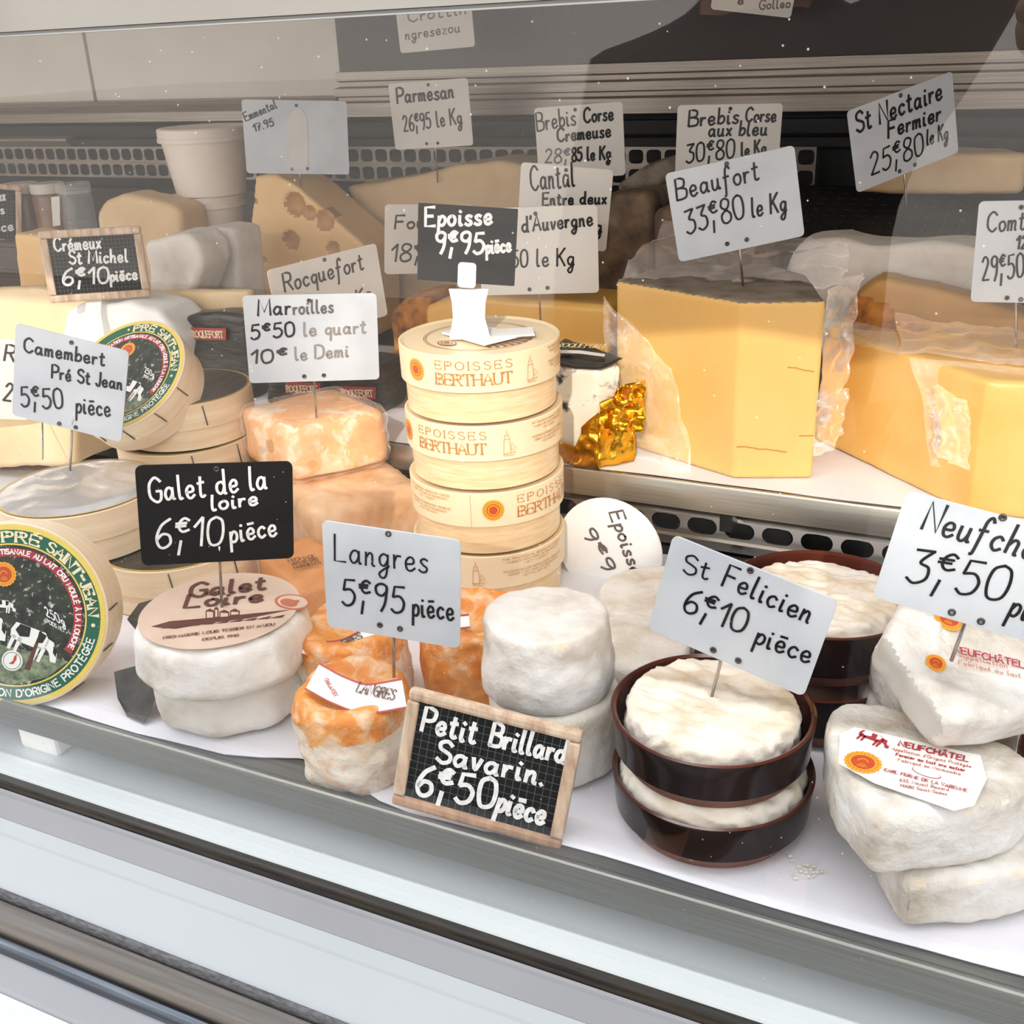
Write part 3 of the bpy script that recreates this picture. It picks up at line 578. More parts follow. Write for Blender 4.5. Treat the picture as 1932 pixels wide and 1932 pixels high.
def emm_extra(t, c, U, Vv, N, w_, h_):
    a = [ppl(x, y, c, N) + N * .0011 for x, y in ((546, 218), (556, 206), (570, 206), (578, 220), (582, 260), (580, 318), (548, 320), (543, 250))]
    g = G(); n = len(a); g.add(a + [p - N * .0004 for p in a], [list(range(n))[::-1]] + [[i, (i + 1) % n, n + (i + 1) % n, n + i] for i in range(n)], 'sticker'); g.build('sticker', t)
card([(457, 187), (652, 191), (661, 329), (464, 327)], 1.02, [("Emmental", 464, 229, 523, 203, 15, dict(hw=1.4)), ("17.95", 480, 249, 517, 236, 13, dict(hw=1.4))],
     'white price tag reading Emmental with a pale sticker down its middle', eye=[(559, 199), (551, 319), (580, 318)], pin=((566, 328), (568, 352)), extra=emm_extra)
card([(734, 158), (885, 147), (891, 274), (745, 283)], 1.12, [("Parmesan", 750, 195, 856, 184, 27, dict(m='ink_brown')), ("26\u20ac95 le Kg", 762, 248, 872, 233, 28, dict(m='ink_brown', hw=1.7))],
     'white price tag reading Parmesan above the long wrapped wedge', eye=[(808, 160), (805, 271), (826, 270)], pin=((822, 280), (826, 345)), m='card_cream')
card([(728, 388), (890, 384), (888, 516), (724, 515)], .93, [("Fourme", 745, 432, 860, 428, 24, dict(m='ink_brown')), ("18\u20ac50", 736, 493, 850, 490, 32, dict(m='ink_brown'))],
     'white price tag with letters Fou, mostly behind the black Epoisse card', m='card_cream')
card([(900, 392), (1126, 388), (1131, 550), (908, 559)], .86, [("d'Auvergne", 985, 438, 1118, 425, 28), ("18\u20ac50 le Kg", 922, 507, 1083, 500, 32, dict(hw=1.8))],
     "white price tag reading d'Auvergne, 50 le Kg, beside the black Epoisse card", eye=[(1010, 403), (999, 546), (1033, 543)], pin=((1018, 556), (1020, 622)), m='card_cream')
card([(983, 304), (1158, 322), (1143, 473), (975, 460)], .93, [("Cantal", 1002, 360, 1084, 352, 44, dict(hw=1.9)), ("Entre deux", 1024, 387, 1143, 384, 22), ("Kg", 1105, 440, 1135, 438, 26)],
     'cream price tag reading Cantal Entre deux', eye=[(1068, 321)], m='card_cream')
card([(1005, 203), (1172, 193), (1183, 329), (1020, 341)], 1.05, [("Brebis", 1014, 247, 1086, 235, 32, dict(m='ink_brown', hw=1.7)), ("Corse", 1102, 232, 1157, 226, 26), ("Cremeuse", 1052, 268, 1152, 257, 24), ("28\u20ac", 1028, 308, 1074, 306, 25, dict(m='ink_grey', hw=1.6)), ("85 le Kg", 1079, 304, 1152, 300, 24)],
     'white price tag reading Brebis Corse Cremeuse', eye=[(1085, 207)], m='card_cream')
card([(1280, 197), (1476, 196), (1468, 330), (1272, 335)], 1.04, [("Brebis", 1299, 238, 1392, 232, 28), ("Corse", 1406, 230, 1463, 229, 25), ("aux bleu", 1336, 257, 1446, 255, 26), ("30\u20ac80", 1294, 307, 1385, 297, 34, dict(hw=1.9)), ("le Kg", 1398, 296, 1445, 290, 26)],
     'white price tag reading Brebis Corse aux bleu, behind the Beaufort tag', eye=[(1378, 205)], m='card_cream')
card([(1255, 328), (1498, 273), (1518, 445), (1281, 494)], .83, [("Beaufort", 1278, 378, 1432, 338, 38, dict(hw=2)), ("33\u20ac80", 1296, 442, 1405, 410, 44, dict(hw=2)), ("le Kg", 1418, 410, 1484, 398, 36)],
     'white price tag reading Beaufort, pinned into the tall yellow wedge', eye=[(1371, 309), (1372, 460), (1409, 452)], pin=((1396, 474), (1402, 541)))
card([(1598, 209), (1795, 135), (1808, 286), (1617, 365)], 1.0, [("St Nectaire", 1616, 251, 1777, 186, 36, HB), ("Fermier", 1676, 260, 1774, 226, 30, HB), ("25\u20ac80", 1643, 332, 1742, 290, 40, dict(hw=2)), ("le Kg", 1748, 274, 1788, 262, 28)],
     'steeply tilted white price tag reading St Nectaire Fermier', eye=[(1699, 180), (1697, 323), (1726, 311)], pin=((1706, 326), (1711, 390)))
card([(1845, 382), (2045, 374), (2040, 575), (1833, 567)], .86, [("Comt\u00e9", 1862, 438, 1950, 432, 36, dict(hw=1.9)), ("12 mois", 1916, 470, 2000, 466, 24), ("29\u20ac50 le Kg", 1853, 530, 2020, 512, 44, dict(hw=1.9))],
     'white price tag reading Comt\u00e9 at the edge above the big yellow wedge', yaw=0, eye=[(1927, 391), (1900, 562), (1926, 565)], pin=((1917, 572), (1917, 690)))
card([(612, 981), (868, 1020), (869, 1222), (614, 1181)], .448, [("Langres", 632, 1058, 806, 1080, 50), ("5\u20ac95", 645, 1140, 762, 1156, 50, HB), ("pi\u00e8ce", 778, 1162, 856, 1170, 42, HB)],
     'white price tag reading Langres, 5,95 apiece, in the orange rinded cheeses', yaw=10, eye=[(733, 1007), (717, 1179), (755, 1186)], pin=((743, 1198), (743, 1278)))
card([(1278, 1007), (1573, 1135), (1525, 1313), (1217, 1186)], .475, [("St", 1287, 1080, 1335, 1094, 36), ("Felicien", 1362, 1104, 1524, 1176, 42, HB), ("6\u20ac10", 1286, 1150, 1401, 1196, 46, HB), ("pi\u00e8ce", 1422, 1212, 1525, 1252, 40, HB)],
     'white price tag reading St Felicien, standing in the brown dish', eye=[(1416, 1076), (1346, 1226), (1393, 1246)], pin=((1362, 1240), (1340, 1325)))
card([(1712, 921), (2060, 1022), (2000, 1222), (1645, 1129)], .47, [("Neufchatel", 1738, 998, 2030, 1080, 54, dict(hw=3)), ("3\u20ac50", 1706, 1095, 1891, 1136, 66, dict(hw=2.8)), ("pi\u00e8ce", 1900, 1160, 2010, 1190, 50, dict(hw=3))],
     'white price tag reading Neufch, 3,50, on the heart shaped cheeses', yaw=4, eye=[(1892, 976), (1796, 1155), (1851, 1172)], pin=((1820, 1176), (1795, 1247)))
WH = dict(m='chalk', ink='chalk')
card([(257, 878), (550, 870), (556, 1052), (265, 1067)], .46, [("Galet de la", 283, 948, 503, 922, 46, HB), ("loire", 398, 963, 486, 952, 29, HB), ("6\u20ac10", 293, 1034, 420, 1028, 54, HB), ("pi\u00e8ce", 434, 1024, 522, 1010, 40, HB)],
     'black price card reading Galet de la loire in white handwriting', m='black_card', ink='chalk', eye=[(408, 885)], pin=((415, 1062), (419, 1152)), r=.004, name='black_price_card', group=None)
def ep_stand(t, c, U, Vv, N, w_, h_):
    # white plastic clip: waisted upright, snap tongue over the card and a flat foot
    g = G(); yb = c - N * .0032; a = []
    for px, py in ((847, 545), (922, 545), (916, 570), (915, 600), (926, 640), (848, 640), (855, 600), (853, 570)): a.append(ppl(px, py, yb, N))
    cc = sum(a, V((0, 0, 0))) / len(a); n = len(a)
    g.add([p + N * .001 for p in a] + [p - N * .001 for p in a], [list(range(n))[::-1], [n + i for i in range(n)]] + [[i, (i + 1) % n, n + (i + 1) % n, n + i] for i in range(n)], 'white_plastic'); g.build('upright', t)
    g = G(); p = ppl(881, 519, c + N * .0016, N); s = .0118; plate(g, p, U, Vv, N, rrect(.0062, .0085, .0024), .0016, 'white_plastic'); g.build('clip_tongue', t)
card([(790, 384), (977, 393), (971, 541), (787, 526)], .66, [("Epoisse", 803, 427, 928, 423, 34, dict(hw=3)), ("9\u20ac95", 821, 477, 912, 477, 38, dict(hw=3)), ("pi\u00e8ce", 917, 478, 964, 474, 28, HB)],
     'black price card reading Epoisse, clipped in a white stand on the round boxes', m='black_card', ink='chalk', r=.0008, extra=ep_stand, name='black_price_card', group=None)
# framed chalkboards
def chalkboard(outer, inner, y, texts, label, lean, yaw=None, group=None, dark=None, grid=(20, 13), stand=None):
    c, U, Vv, N, w_, h_ = frame_of(outer, y, yaw, lean); wi = w_ - inner; hi = h_ - inner
    t = thing('framed_chalkboard', c - Vv * h_, label, 'chalkboard', group)
    g = G(); plate(g, c - N * .001, U, Vv, N, rrect(wi + .002, hi + .002, .001, 1), .003, 'slate')
    for i in range(1, grid[0]): x = -wi + 2 * wi * i / grid[0]; p = c + U * x + N * .0006; d = .00012; g.add([p - U * d - Vv * hi, p + U * d - Vv * hi, p + U * d + Vv * hi, p - U * d + Vv * hi], [[0, 1, 2, 3]], 'grid_line')
    for i in range(1, grid[1]): x = -hi + 2 * hi * i / grid[1]; p = c + Vv * x + N * .00065; d = .00012; g.add([p - U * wi - Vv * d, p + U * wi - Vv * d, p + U * wi + Vv * d, p - U * wi + Vv * d], [[0, 1, 2, 3]], 'grid_line')
    g.build('slate_panel', t)
    rot = Matrix((U, Vv, N)).transposed().to_4x4(); a = inner
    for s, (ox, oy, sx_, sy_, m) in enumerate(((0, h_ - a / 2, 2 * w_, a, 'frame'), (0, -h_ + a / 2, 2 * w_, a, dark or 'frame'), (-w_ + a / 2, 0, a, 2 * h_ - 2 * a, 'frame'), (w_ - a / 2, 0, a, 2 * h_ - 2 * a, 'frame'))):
        g = G(); g.add(*box_vf(sx_, sy_, .007, .0022 if s < 2 else .0012, Matrix.Translation(c + U * ox + Vv * oy - N * .001) @ rot), m); g.build('frame_rail' if s < 2 else 'frame_stile', t)
    g = G()
    for k, a in enumerate(texts):
        kw = dict(a[6]) if len(a) > 6 else {}
        plane_text(g, a[0], *a[1:6], c + N * .0007, N, 'chalk', kw.get('hw', 3.2), eps=.0003, jit=.02, seed=k, slant=.1)
    g.build('chalk_writing', t)
    if stand: stand(t, c, U, Vv, N, w_, h_)
    return t
chalkboard([(778, 1301), (1097, 1374), (1062, 1610), (735, 1510)], .0068, .418, [("Petit", 795, 1378, 895, 1402, 44, dict(hw=4)), ("Brillard", 924, 1405, 1064, 1440, 42, dict(hw=4)), ("Savarin.", 822, 1436, 1022, 1480, 40, dict(hw=4)), ("6\u20ac50", 783, 1496, 930, 1524, 54, dict(hw=4.4)), ("pi\u00e8ce", 935, 1528, 1024, 1556, 44, dict(hw=4.4))],
           'wood framed chalkboard reading Petit Brillard Savarin, leaning on the tray rim', 14, dark='frame_dark')
def cs_stand(t, c, U, Vv, N, w_, h_):
    g = G(); yb = c - N * .006; a = [ppl(px, py, yb, N) for px, py in ((163, 560), (192, 560), (190, 590), (198, 640), (150, 640), (160, 600))]; n = len(a)
    g.add([p + N * .001 for p in a] + [p - N * .001 for p in a], [list(range(n))[::-1], [n + i for i in range(n)]] + [[i, (i + 1) % n, n + (i + 1) % n, n + i] for i in range(n)], 'white_plastic'); g.build('stand', t)
chalkboard([(84, 440), (277, 423), (273, 562), (82, 569)], .0075, .79, [("Cr\u00e9meux", 103, 474, 190, 468, 25, dict(hw=2)), ("St Michel", 131, 498, 241, 494, 24, dict(hw=2)), ("6\u20ac10", 118, 538, 205, 533, 30, dict(hw=2.2)), ("pi\u00e8ce", 208, 531, 259, 526, 22, dict(hw=2.2))],
           'small wood framed chalkboard reading Cr\u00e9meux St Michel on a white stand', 4, grid=(22, 14), stand=cs_stand)
chalkboard([(-150, 330), (40, 352), (42, 462), (-150, 452)], .0075, 1.04, [("doux", -20, 380, 10, 378, 20, dict(hw=1.6)), ("s", 2, 404, 8, 403, 16, dict(hw=1.6)), ("pi\u00e8ce", -30, 440, 25, 434, 18, dict(hw=1.6))],
           'framed chalkboard cut by the edge, in front of the brown jam jars', 2)
# round white card with writing turned on its side
y = .715; c = pyy(1150, 1036, y); s = (c - V((0, 0, H))).dot(cz) / F; N = V((0, -1, 0))
t = thing('round_price_card', pyy(1150, 1120, y), 'round white card with Epoisse written sideways, beside the stacked round boxes', 'price tag')
g = G(); plate(g, c, XU, ZU, N, disc_poly((0, 0), 100 * s * 1.04, 48), .0015, 'white_plastic'); g.build('card', t)
g = G()
for txt, x0, y0, x1, y1, cap in (("Epoisse", 1150, 968, 1192, 1085, 26), ("9\u00a49", 1098, 1002, 1140, 1078, 24)):
    plane_text(g, txt, x0, y0, x1, y1, cap, c + N * .0008, N, 'ink_grey', 2.4, eps=.0003, jit=.03)
g.build('handwriting', t)
# two cards added in place of mirrored tag reflections at the top edge
card([(762, 14), (905, -6), (880, 88), (740, 96)], 1.16, [("Crottin", 770, 42, 880, 26, 20, dict(m='ink_grey', hw=1.3)), ("ngresezou", 765, 75, 868, 60, 18, dict(m='ink_grey', hw=1.3))], 'pale card added in place of a dim tag reflection under the case roof', m='card_cream', group=None, pin=((822, 14), (825, -20)))
card([(1340, -50), (1500, -40), (1497, 37), (1352, 14)], 1.16, [("e", 1390, 8, 1402, 8, 14, dict(m='ink_grey', hw=1.3)), ("Golleo", 1432, 18, 1490, 14, 16, dict(m='ink_grey', hw=1.3))], 'pale card added in place of a dim tag reflection, cut by the top edge', m='card_cream', group=None, pin=((1424, -30), (1424, -60)))
# ------------------------------------------------------------------ round wooden cheese boxes
def arc_text(g, text, r, a_mid, spread, cap, m, hw, inward=False, serif=0, z=.0006, contrast=0, a_c=(0, 0)):
    """text bent along a circle; angles clockwise from the top of the label"""
    wd = radians(spread) * r
    if not inward: f = lambda x, y, e_: V(((r + y) * sin(radians(a_mid) + (x - wd / 2) / r), (r + y) * cos(radians(a_mid) + (x - wd / 2) / r), z + e_))
    else: f = lambda x, y, e_: V(((r - y) * sin(radians(a_mid) - (x - wd / 2) / r), (r - y) * cos(radians(a_mid) - (x - wd / 2) / r), z + e_))
    write(g, text, f, wd, cap, hw, m, jit=0, gap=.2, serif=serif, contrast=contrast)
def ring(g, r0, r1, z, m, a0=0, a1=360, n=64):
    full = a1 - a0 >= 360; k = n if full else n + 1; vs = []
    for i in range(k): a = radians(a0 + (a1 - a0) * i / n); vs += [V((r0 * sin(a), r0 * cos(a), z)), V((r1 * sin(a), r1 * cos(a), z))]
    g.add(vs, [[2 * i, 2 * ((i + 1) % k), 2 * ((i + 1) % k) + 1, 2 * i + 1] for i in range(n)], m)
def dot(g, x, y, r, z, m, n=20, sx_=1, rot=0):
    g.add([V((x + r * sx_ * cos(2 * pi * i / n) * cos(rot) - r * sin(2 * pi * i / n) * sin(rot), y + r * sx_ * cos(2 * pi * i / n) * sin(rot) + r * sin(2 * pi * i / n) * cos(rot), z)) for i in range(n)], [list(range(n))], m)
def seal(g, x, y, r, z, c1='seal_orange', c2='seal_red'):
    n = 40; g.add([V((x + r * (1 if i % 2 else .93) * cos(2 * pi * i / n), y + r * (1 if i % 2 else .93) * sin(2 * pi * i / n), z)) for i in range(n)], [list(range(n))], c1)
    dot(g, x, y, r * .62, z + .0001, c2, 24)
    for k in range(9): a = radians(-60 + k * 15); dot(g, x + r * .3 * sin(a), y - r * .15 + r * .42 * cos(a), r * .045, z + .0002, c1, 8)
    for k in range(5): a = radians(150 + k * 15); g.add([V((x + r * .1 * sin(a), y + r * .1 * cos(a), z + .0002)), V((x + r * .5 * sin(a - .06), y + r * .5 * cos(a - .06), z + .0002)), V((x + r * .5 * sin(a + .06), y + r * .5 * cos(a + .06), z + .0002))], [[0, 1, 2]], c1)
    for k in range(24): a = 2 * pi * k / 24; dot(g, x + r * .78 * cos(a), y + r * .78 * sin(a), r * .04, z + .0002, c2, 6)
def cow(g, x, y, s, z, flip=1, rot=0, c1='white_print', c2='black_print'):
    """grazing cow drawn on the picture: white body, dark patches, head down"""
    cr, sr = cos(rot), sin(rot)
    def P(q, dz, m): g.add([V((x + s * (flip * a * cr - b * sr), y + s * (flip * a * sr + b * cr), z + dz)) for a, b in q], [list(range(len(q)))], m)
    P([(-1, .1), (-.9, .5), (-.2, .55), (.5, .6), (.8, .3), (.75, -.1), (.4, -.25), (-.5, -.3), (-.9, -.2)], 0, c1)
    for lx in (-.85, -.55, .35, .6): P([(lx, -.1), (lx + .2, -.1), (lx + .16, -.8), (lx + .02, -.8)], 0, c1)
    P([(.7, .4), (1.0, .35), (1.35, -.1), (1.45, -.5), (1.2, -.55), (1.0, -.2), (.7, .0)], 0, c1)
    P([(-.7, .5), (-.2, .54), (-.1, .1), (-.5, -.05), (-.8, .15)], .0001, c2); P([(.2, .56), (.6, .5), (.55, .1), (.3, 0)], .0001, c2); P([(1.05, .25), (1.3, 0), (1.35, -.25), (1.15, -.1)], .0001, c2)
def camembert_label(g, R, z):
    """round label: yellow edge, green band with lettering, meadow picture with cows, red ribbon, round seal"""
    dot(g, 0, 0, R, z, 'yellow', 64); ring(g, R * .795, R * .945, z + .0001, 'green'); ring(g, R * .78, R * .797, z + .0002, 'yellow')
    dot(g, 0, 0, R * .78, z + .0001, 'meadow', 56)
    arc_text(g, "PR\u00c9", R * .815, 11, 27, R * .11, 'cream_print', .00095, serif=.07, z=z + .0003, contrast=.5); arc_text(g, "SAINT-JEAN", R * .815, 62, 62, R * .11, 'cream_print', .00095, serif=.07, z=z + .0003, contrast=.5)
    for a in (-9, 100): dot(g, R * .87 * sin(radians(a)), R * .87 * cos(radians(a)), R * .022, z + .0003, 'cream_print', 12)
    arc_text(g, "APPELLATION D'ORIGINE PROT\u00c9G\u00c9E", R * .91, 172, 124, R * .08, 'white_print', .0005, inward=True, z=z + .0003)
    ring(g, R * .655, R * .745, z + .0003, 'red', -58, 128); arc_text(g, "FABRICATION ARTISANALE AU LAIT CRU MOUL\u00c9 \u00c0 LA LOUCHE", R * .68, 35, 178, R * .055, 'white_print', .00042, z=z + .0004)
    rot = radians(0); ring(g, 0, .001 * R, z, 'meadow')
    pts = [(-.7, -.3), (-.2, -.25), (.3, -.45), (.55, -.52)]
    g.add([V((x * R, y * R, z + .0002)) for x, y in [(-.7, -.32), (-.3, -.28), (.2, -.42), (.55, -.54), (.3, -.71), (-.1, -.77), (-.5, -.58)]], [[0, 1, 2, 3, 4, 5, 6]], 'grass_print')
    cow(g, -.40 * R, .0 * R, R * .26, z + .00025, 1, -.45); cow(g, .16 * R, -.28 * R, R * .24, z + .0003, 1, -.5); cow(g, -.1 * R, .12 * R, R * .10, z + .0003, 1, -.2)
    f = lambda x, y, e_: V((R * .36 + x * .7 - y * .2, -R * .02 - x * .45 + y, z + .0004 + e_)); write(g, "250g", f, R * .28, R * .11, .0005, 'white_print', jit=0)
    f = lambda x, y, e_: V((R * .36 + x * .7, -R * .10 - x * .45 + y, z + .0004 + e_)); write(g, "POIDS NET", f, R * .26, R * .045, .00025, 'white_print', jit=0)
    g.add([V((R * x, R * y, z + .00035)) for x, y in ((.28, -.18), (.32, -.14), (.12, -.62), (.06, -.6))], [[0, 1, 2, 3]], 'kraft_ink')
    seal(g, -.06 * R, .46 * R, R * .14, z + .0004)
    dot(g, -.06 * R, -.50 * R, R * .115, z + .0004, 'white_print', 28); ring(g, 0, 0.001 * R, z, 'green')
    n = 28; dot(g, -.06 * R, -.50 * R, R * .098, z + .0005, 'grass_print', 28); dot(g, -.06 * R, -.50 * R, R * .09, z + .0006, 'white_print', 28)
    g.add([V((R * x, R * y, z + .0007)) for x, y in ((-.1, -.53), (-.05, -.5), (-.03, -.45), (0, -.43), (-.01, -.49), (-.05, -.54))], [[0, 1, 2, 3, 4, 5]], 'seal_red')
def wooden_box(label, mtx, R=.06, hh=.034, kind='label', staples=(0,), cat='cheese box', roll=0, warm=False, name='round_cheese_box', group='round wooden cheese boxes'):
    """veneer box: bottom tray, wider lid, staples and a round label on the lid; local z is up through the lid"""
    t = thing(name, None, label, cat, group, mtx=mtx); m = 'veneer_end' if warm else 'veneer'
    G().add(*lathe_vf([(R - .0025, 0), (R - .001, .0006), (R - .0008, hh * .62)], 72), m).build('box_bottom', t, True, False, .5)
    g = G(); g.add(*lathe_vf([(R, hh * .46), (R + .0006, hh * .46), (R + .0006, hh - .0006), (R, hh), (R - .004, hh)], 72), m); g.build('box_lid', t, True, False, .5)
    g = G()
    if kind == 'label': camembert_label(g, R * .985, hh + .0003)
    elif kind == 'foil':
        vs, fs = [], []; n = 60; k = 14; z = hh + .0006; rings = [(R * .97 * j / k) for j in range(k + 1)]
        for r in rings:
            for i in range(n): a = 2 * pi * i / n; p = V((r * cos(a), r * sin(a), 0)); vs.append(p + V((0, 0, z + .0019 * (1 - 2 * abs(noise.noise(V((p.x * 30 + p.y * 20, p.y * 60, 1))))) * (1 if r < R * .9 else .2))))
        for j in range(k):
            for i in range(n): fs.append([j * n + i, j * n + (i + 1) % n, (j + 1) * n + (i + 1) % n, (j + 1) * n + i])
        g.add(vs, fs, 'silver_foil'); ring(g, R * .97, R * .995, z + .0006, 'gold_edge')
    elif kind == 'dark': dot(g, 0, 0, R * .985, hh + .0003, 'gold_edge', 64); dot(g, 0, 0, R * .955, hh + .0004, 'dark_wrap', 64)
    if g.f:
        o = g.build('lid_label' if kind != 'foil' else 'foil_lid', t, kind == 'foil', False)
        if roll: o.rotation_euler = (0, 0, roll)
    for a in staples:
        g = G(); ca, sa = cos(a), sin(a); r = R + .0012; tv = V((-sa, ca, 0))
        g.add(*tube_vf([V((r * ca, r * sa, hh * .95)), V((r * ca, r * sa, hh * .52)) + tv * .002], .0005, 6), 'eyelet'); g.build('staple', t, True, False)
    return t
def facing(c, n, up=(0, 0, 1), back=0.):
    """matrix whose local z is n and local y leans to up; origin back metres behind c"""
    n = V(n).normalized(); u = V(up); x = u.cross(n).normalized(); y = n.cross(x)
    m = Matrix((x, y, n)).transposed().to_4x4(); m.translation = V(c) - n * back; return m
c = V((0, 0, H)) + ray(26, 1161) * .708
wooden_box('upright round wooden cheese box facing out with big green ringed cow label, front left corner', facing(c, (.43, -.85, .30), back=.034), .0605, .034, 'label', (.0, -.45, -1.0, -2.0), roll=0)
def lie(px, py, z, R=.06): p = pz(px, py, z); return Matrix.Translation(p)
h1 = .040
wooden_box('flat wooden cheese box on the tray behind the black Galet card', Matrix.Translation(V((-.585, .585, 0))) @ Matrix.Rotation(.4, 4, 'Z'), .060, h1, 'dark', (-1.35, -.5), warm=True)
wooden_box('flat wooden cheese box topped with crumpled silver foil, left of the black Galet card', Matrix.Translation(V((-.655, .563, h1 + .001))), .061, .041, 'foil', (-1.1, .2))
for k, z in enumerate((0, .041)):
    wooden_box(('bottom box of the stack under the tilted labelled box', 'middle box of the stack under the tilted labelled box')[k], Matrix.Translation(V((-.665, .700, z))) @ Matrix.Rotation(.2 * k, 4, 'Z'), .060, .040, 'dark', (-1., -.3), warm=True)
wooden_box('flat box with gold edged dark lid, behind the tilted labelled box', Matrix.Translation(V((-.663, .703, .082))), .058, .040, 'dark', (-.6,), warm=True)
c = V((0, 0, H)) + ray(236, 706) * .905
wooden_box('tilted wooden cheese box with green ringed cow label, resting on the flat boxes', facing(c, (.04, -.63, .74), up=(-.12, .3, 1), back=.035), .0545, .035, 'label', (-.25, -.75, -1.3, -1.8), roll=.1)
# ------------------------------------------------------------------ tower of washed rind boxes
SC = V((-.354, .677, 0))
toc = math.atan2(-SC.y, -SC.x)
def ep_box(k, label, px, items, dx, dy):
    z = .0495 * (3 - k); R = .0575; t = thing('round_cheese_box', SC + V((dx, dy, z)), label, 'cheese box', 'stacked cream and ochre cheese boxes')
    G().add(*lathe_vf([(R - .0055, 0), (R - .0035, .0012), (R - .0028, .024)], 72), 'ep_body').build('box_bottom', t, True, False, .5)
    G().add(*lathe_vf([(R - .0012, .0235), (R, .0235), (R + .0003, .0488), (R - .0006, .0493), (R - .004, .0478)], 72), 'ep_lid').build('box_lid', t, True, False, .5)
    rr = R + .0006; g = G()
    def cyl(a0, zb): return lambda x, y, e_: V(((rr + e_) * cos(toc + radians(a0) + x / rr), (rr + e_) * sin(toc + radians(a0) + x / rr), zb + y))
    for it in items:
        if it[0] == 's':
            f = cyl(it[1], .0365); n = 36; r = .0078
            for q, (rad, m) in enumerate(((r, 'seal_orange'), (r * .62, 'seal_red'), (r * .52, 'seal_orange'), (r * .40, 'seal_red'))):
                g.add([f(0, 0, .0001 * q)] + [f(rad * cos(2 * pi * i / n), rad * sin(2 * pi * i / n), .0001 * q) for i in range(n)], [[0, 1 + i, 1 + (i + 1) % n] for i in range(n)], m)
            for i in range(20): a = 2 * pi * i / 20; g.add([f(r * .8 * cos(a) + .0005 * cos(b), r * .8 * sin(a) + .0005 * sin(b), .0003) for b in (0, 1.57, 3.14, 4.71)], [[0, 1, 2, 3]], 'seal_brown')
        elif it[0] == 't':
            a0, a1 = it[1:3]; wd = radians(a1 - a0) * rr
            write(g, "EPOISSES", cyl(a0, .0398), wd, .0056, .0004, 'ep_ink', jit=0, gap=.38, serif=.08, contrast=.45); write(g, "BERTHAUT", cyl(a0, .0290), wd, .0078, .0006, 'ep_ink', jit=0, gap=.12, serif=.09, contrast=.5)
        elif it[0] == 'l':  # little lighthouse and boat
            f = cyl(it[1], .0275)
            for pts in (((0, 0), (.0006, .011), (.0046, .011), (.0052, 0), (0, 0)), ((.0002, .011), (.005, .011)), ((.0012, .011), (.0012, .0135), (.004, .0135), (.004, .011)), ((.001, .0135), (.0026, .016), (.0042, .0135)), ((.0026, .016), (.0026, .018)), ((.0056, .003), (.006, .008), (.0095, .0035), (.0056, .003)), ((-.0006, .0005), (.009, .0012), (.007, -.001), (.0, -.001))):
                vs, fs = ribbon(list(pts), .00022); g.add([f(x, y, 0) for x, y in vs], fs, 'ep_ink2')
        elif it[0] == 'p':
            a0, a1 = it[1:3]; wd = radians(a1 - a0) * rr
            for q, tx in enumerate(("THE TRADITIONAL BURGUNDY CHEESE", "WASHED WITH MARC DE BOURGOGNE", "NET WEIGHT", "TRADITIONELLER BURGUNDER WEICHKASE", "GEREIFT MIT MARC DE BOURGOGNE", "NETTO GEWICHT")):
                k_ = (1, .9, .4, 1, .85, .45)[q]; write(g, tx, cyl(a0 + (a1 - a0) * (1 - k_) / 2, .0455 - .0026 * q - (.0022 if q > 2 else 0)), wd * k_, .0015, .00014, 'ep_ink2', jit=0, gap=.14)
        elif it[0] == '|': f = cyl(it[1], .0238); g.add([f(0, 0, 0), f(.0003, 0, 0), f(.0003, .0248, 0), f(0, .0248, 0)], [[0, 1, 2, 3]], 'ep_ink2')
    g.build('lid_print', t, False, False)
    if k == 0:
        g = G(); z1 = .0485; dot(g, 0, 0, R - .0035, z1 - .0006, 'ep_lid', 60)
        for r in (.0395, .0380): ring(g, r, r + .0005, z1, 'ep_brown')
        for q in range(7):
            a = toc + radians(8 + q * 9); u = V((cos(a), sin(a), 0)); v_ = V((-u.y, u.x, 0)); p = u * (.022 + .001 * q)
            g.add([p + V((0, 0, z1)), p + u * .013 + v_ * .001 + V((0, 0, z1)), p + u * .012 + v_ * .004 + V((0, 0, z1)), p + v_ * .002 + V((0, 0, z1))], [[0, 1, 2, 3]], 'ep_brown')
        for q in range(5): a = toc - .95; u = V((cos(a), sin(a), 0)); dot(g, u.x * .028, u.y * .028, .006 - .001 * q, z1 + .0001 * q, ('ep_brown', 'ep_lid')[q % 2], 24, 1.4, a + 1.57)
        g.build('lid_picture', t, False, False)
    return t
ep_box(0, 'top box of the tower, carrying the white card stand, orange seal left of its lettering', 890, [('s', -50), ('t', -32, 21), ('l', 33), ('p', 54, 84)], 0, 0)
ep_box(1, 'second box down the tower, lettering turned to the left', 897, [('s', -72), ('t', -53, 0), ('l', 12), ('p', 34, 70)], .0008, .000)
ep_box(2, 'third box down the tower, orange seal in the middle of its band', 903, [('p', -72, -28), ('|', -13), ('s', 3), ('t', 21, 78)], .001, -.001)
ep_box(3, 'bottom box of the tower, lighthouse sketch and small print in view', 908, [('l', -14), ('p', 8, 64), ('|', -30)], .0005, -.001)
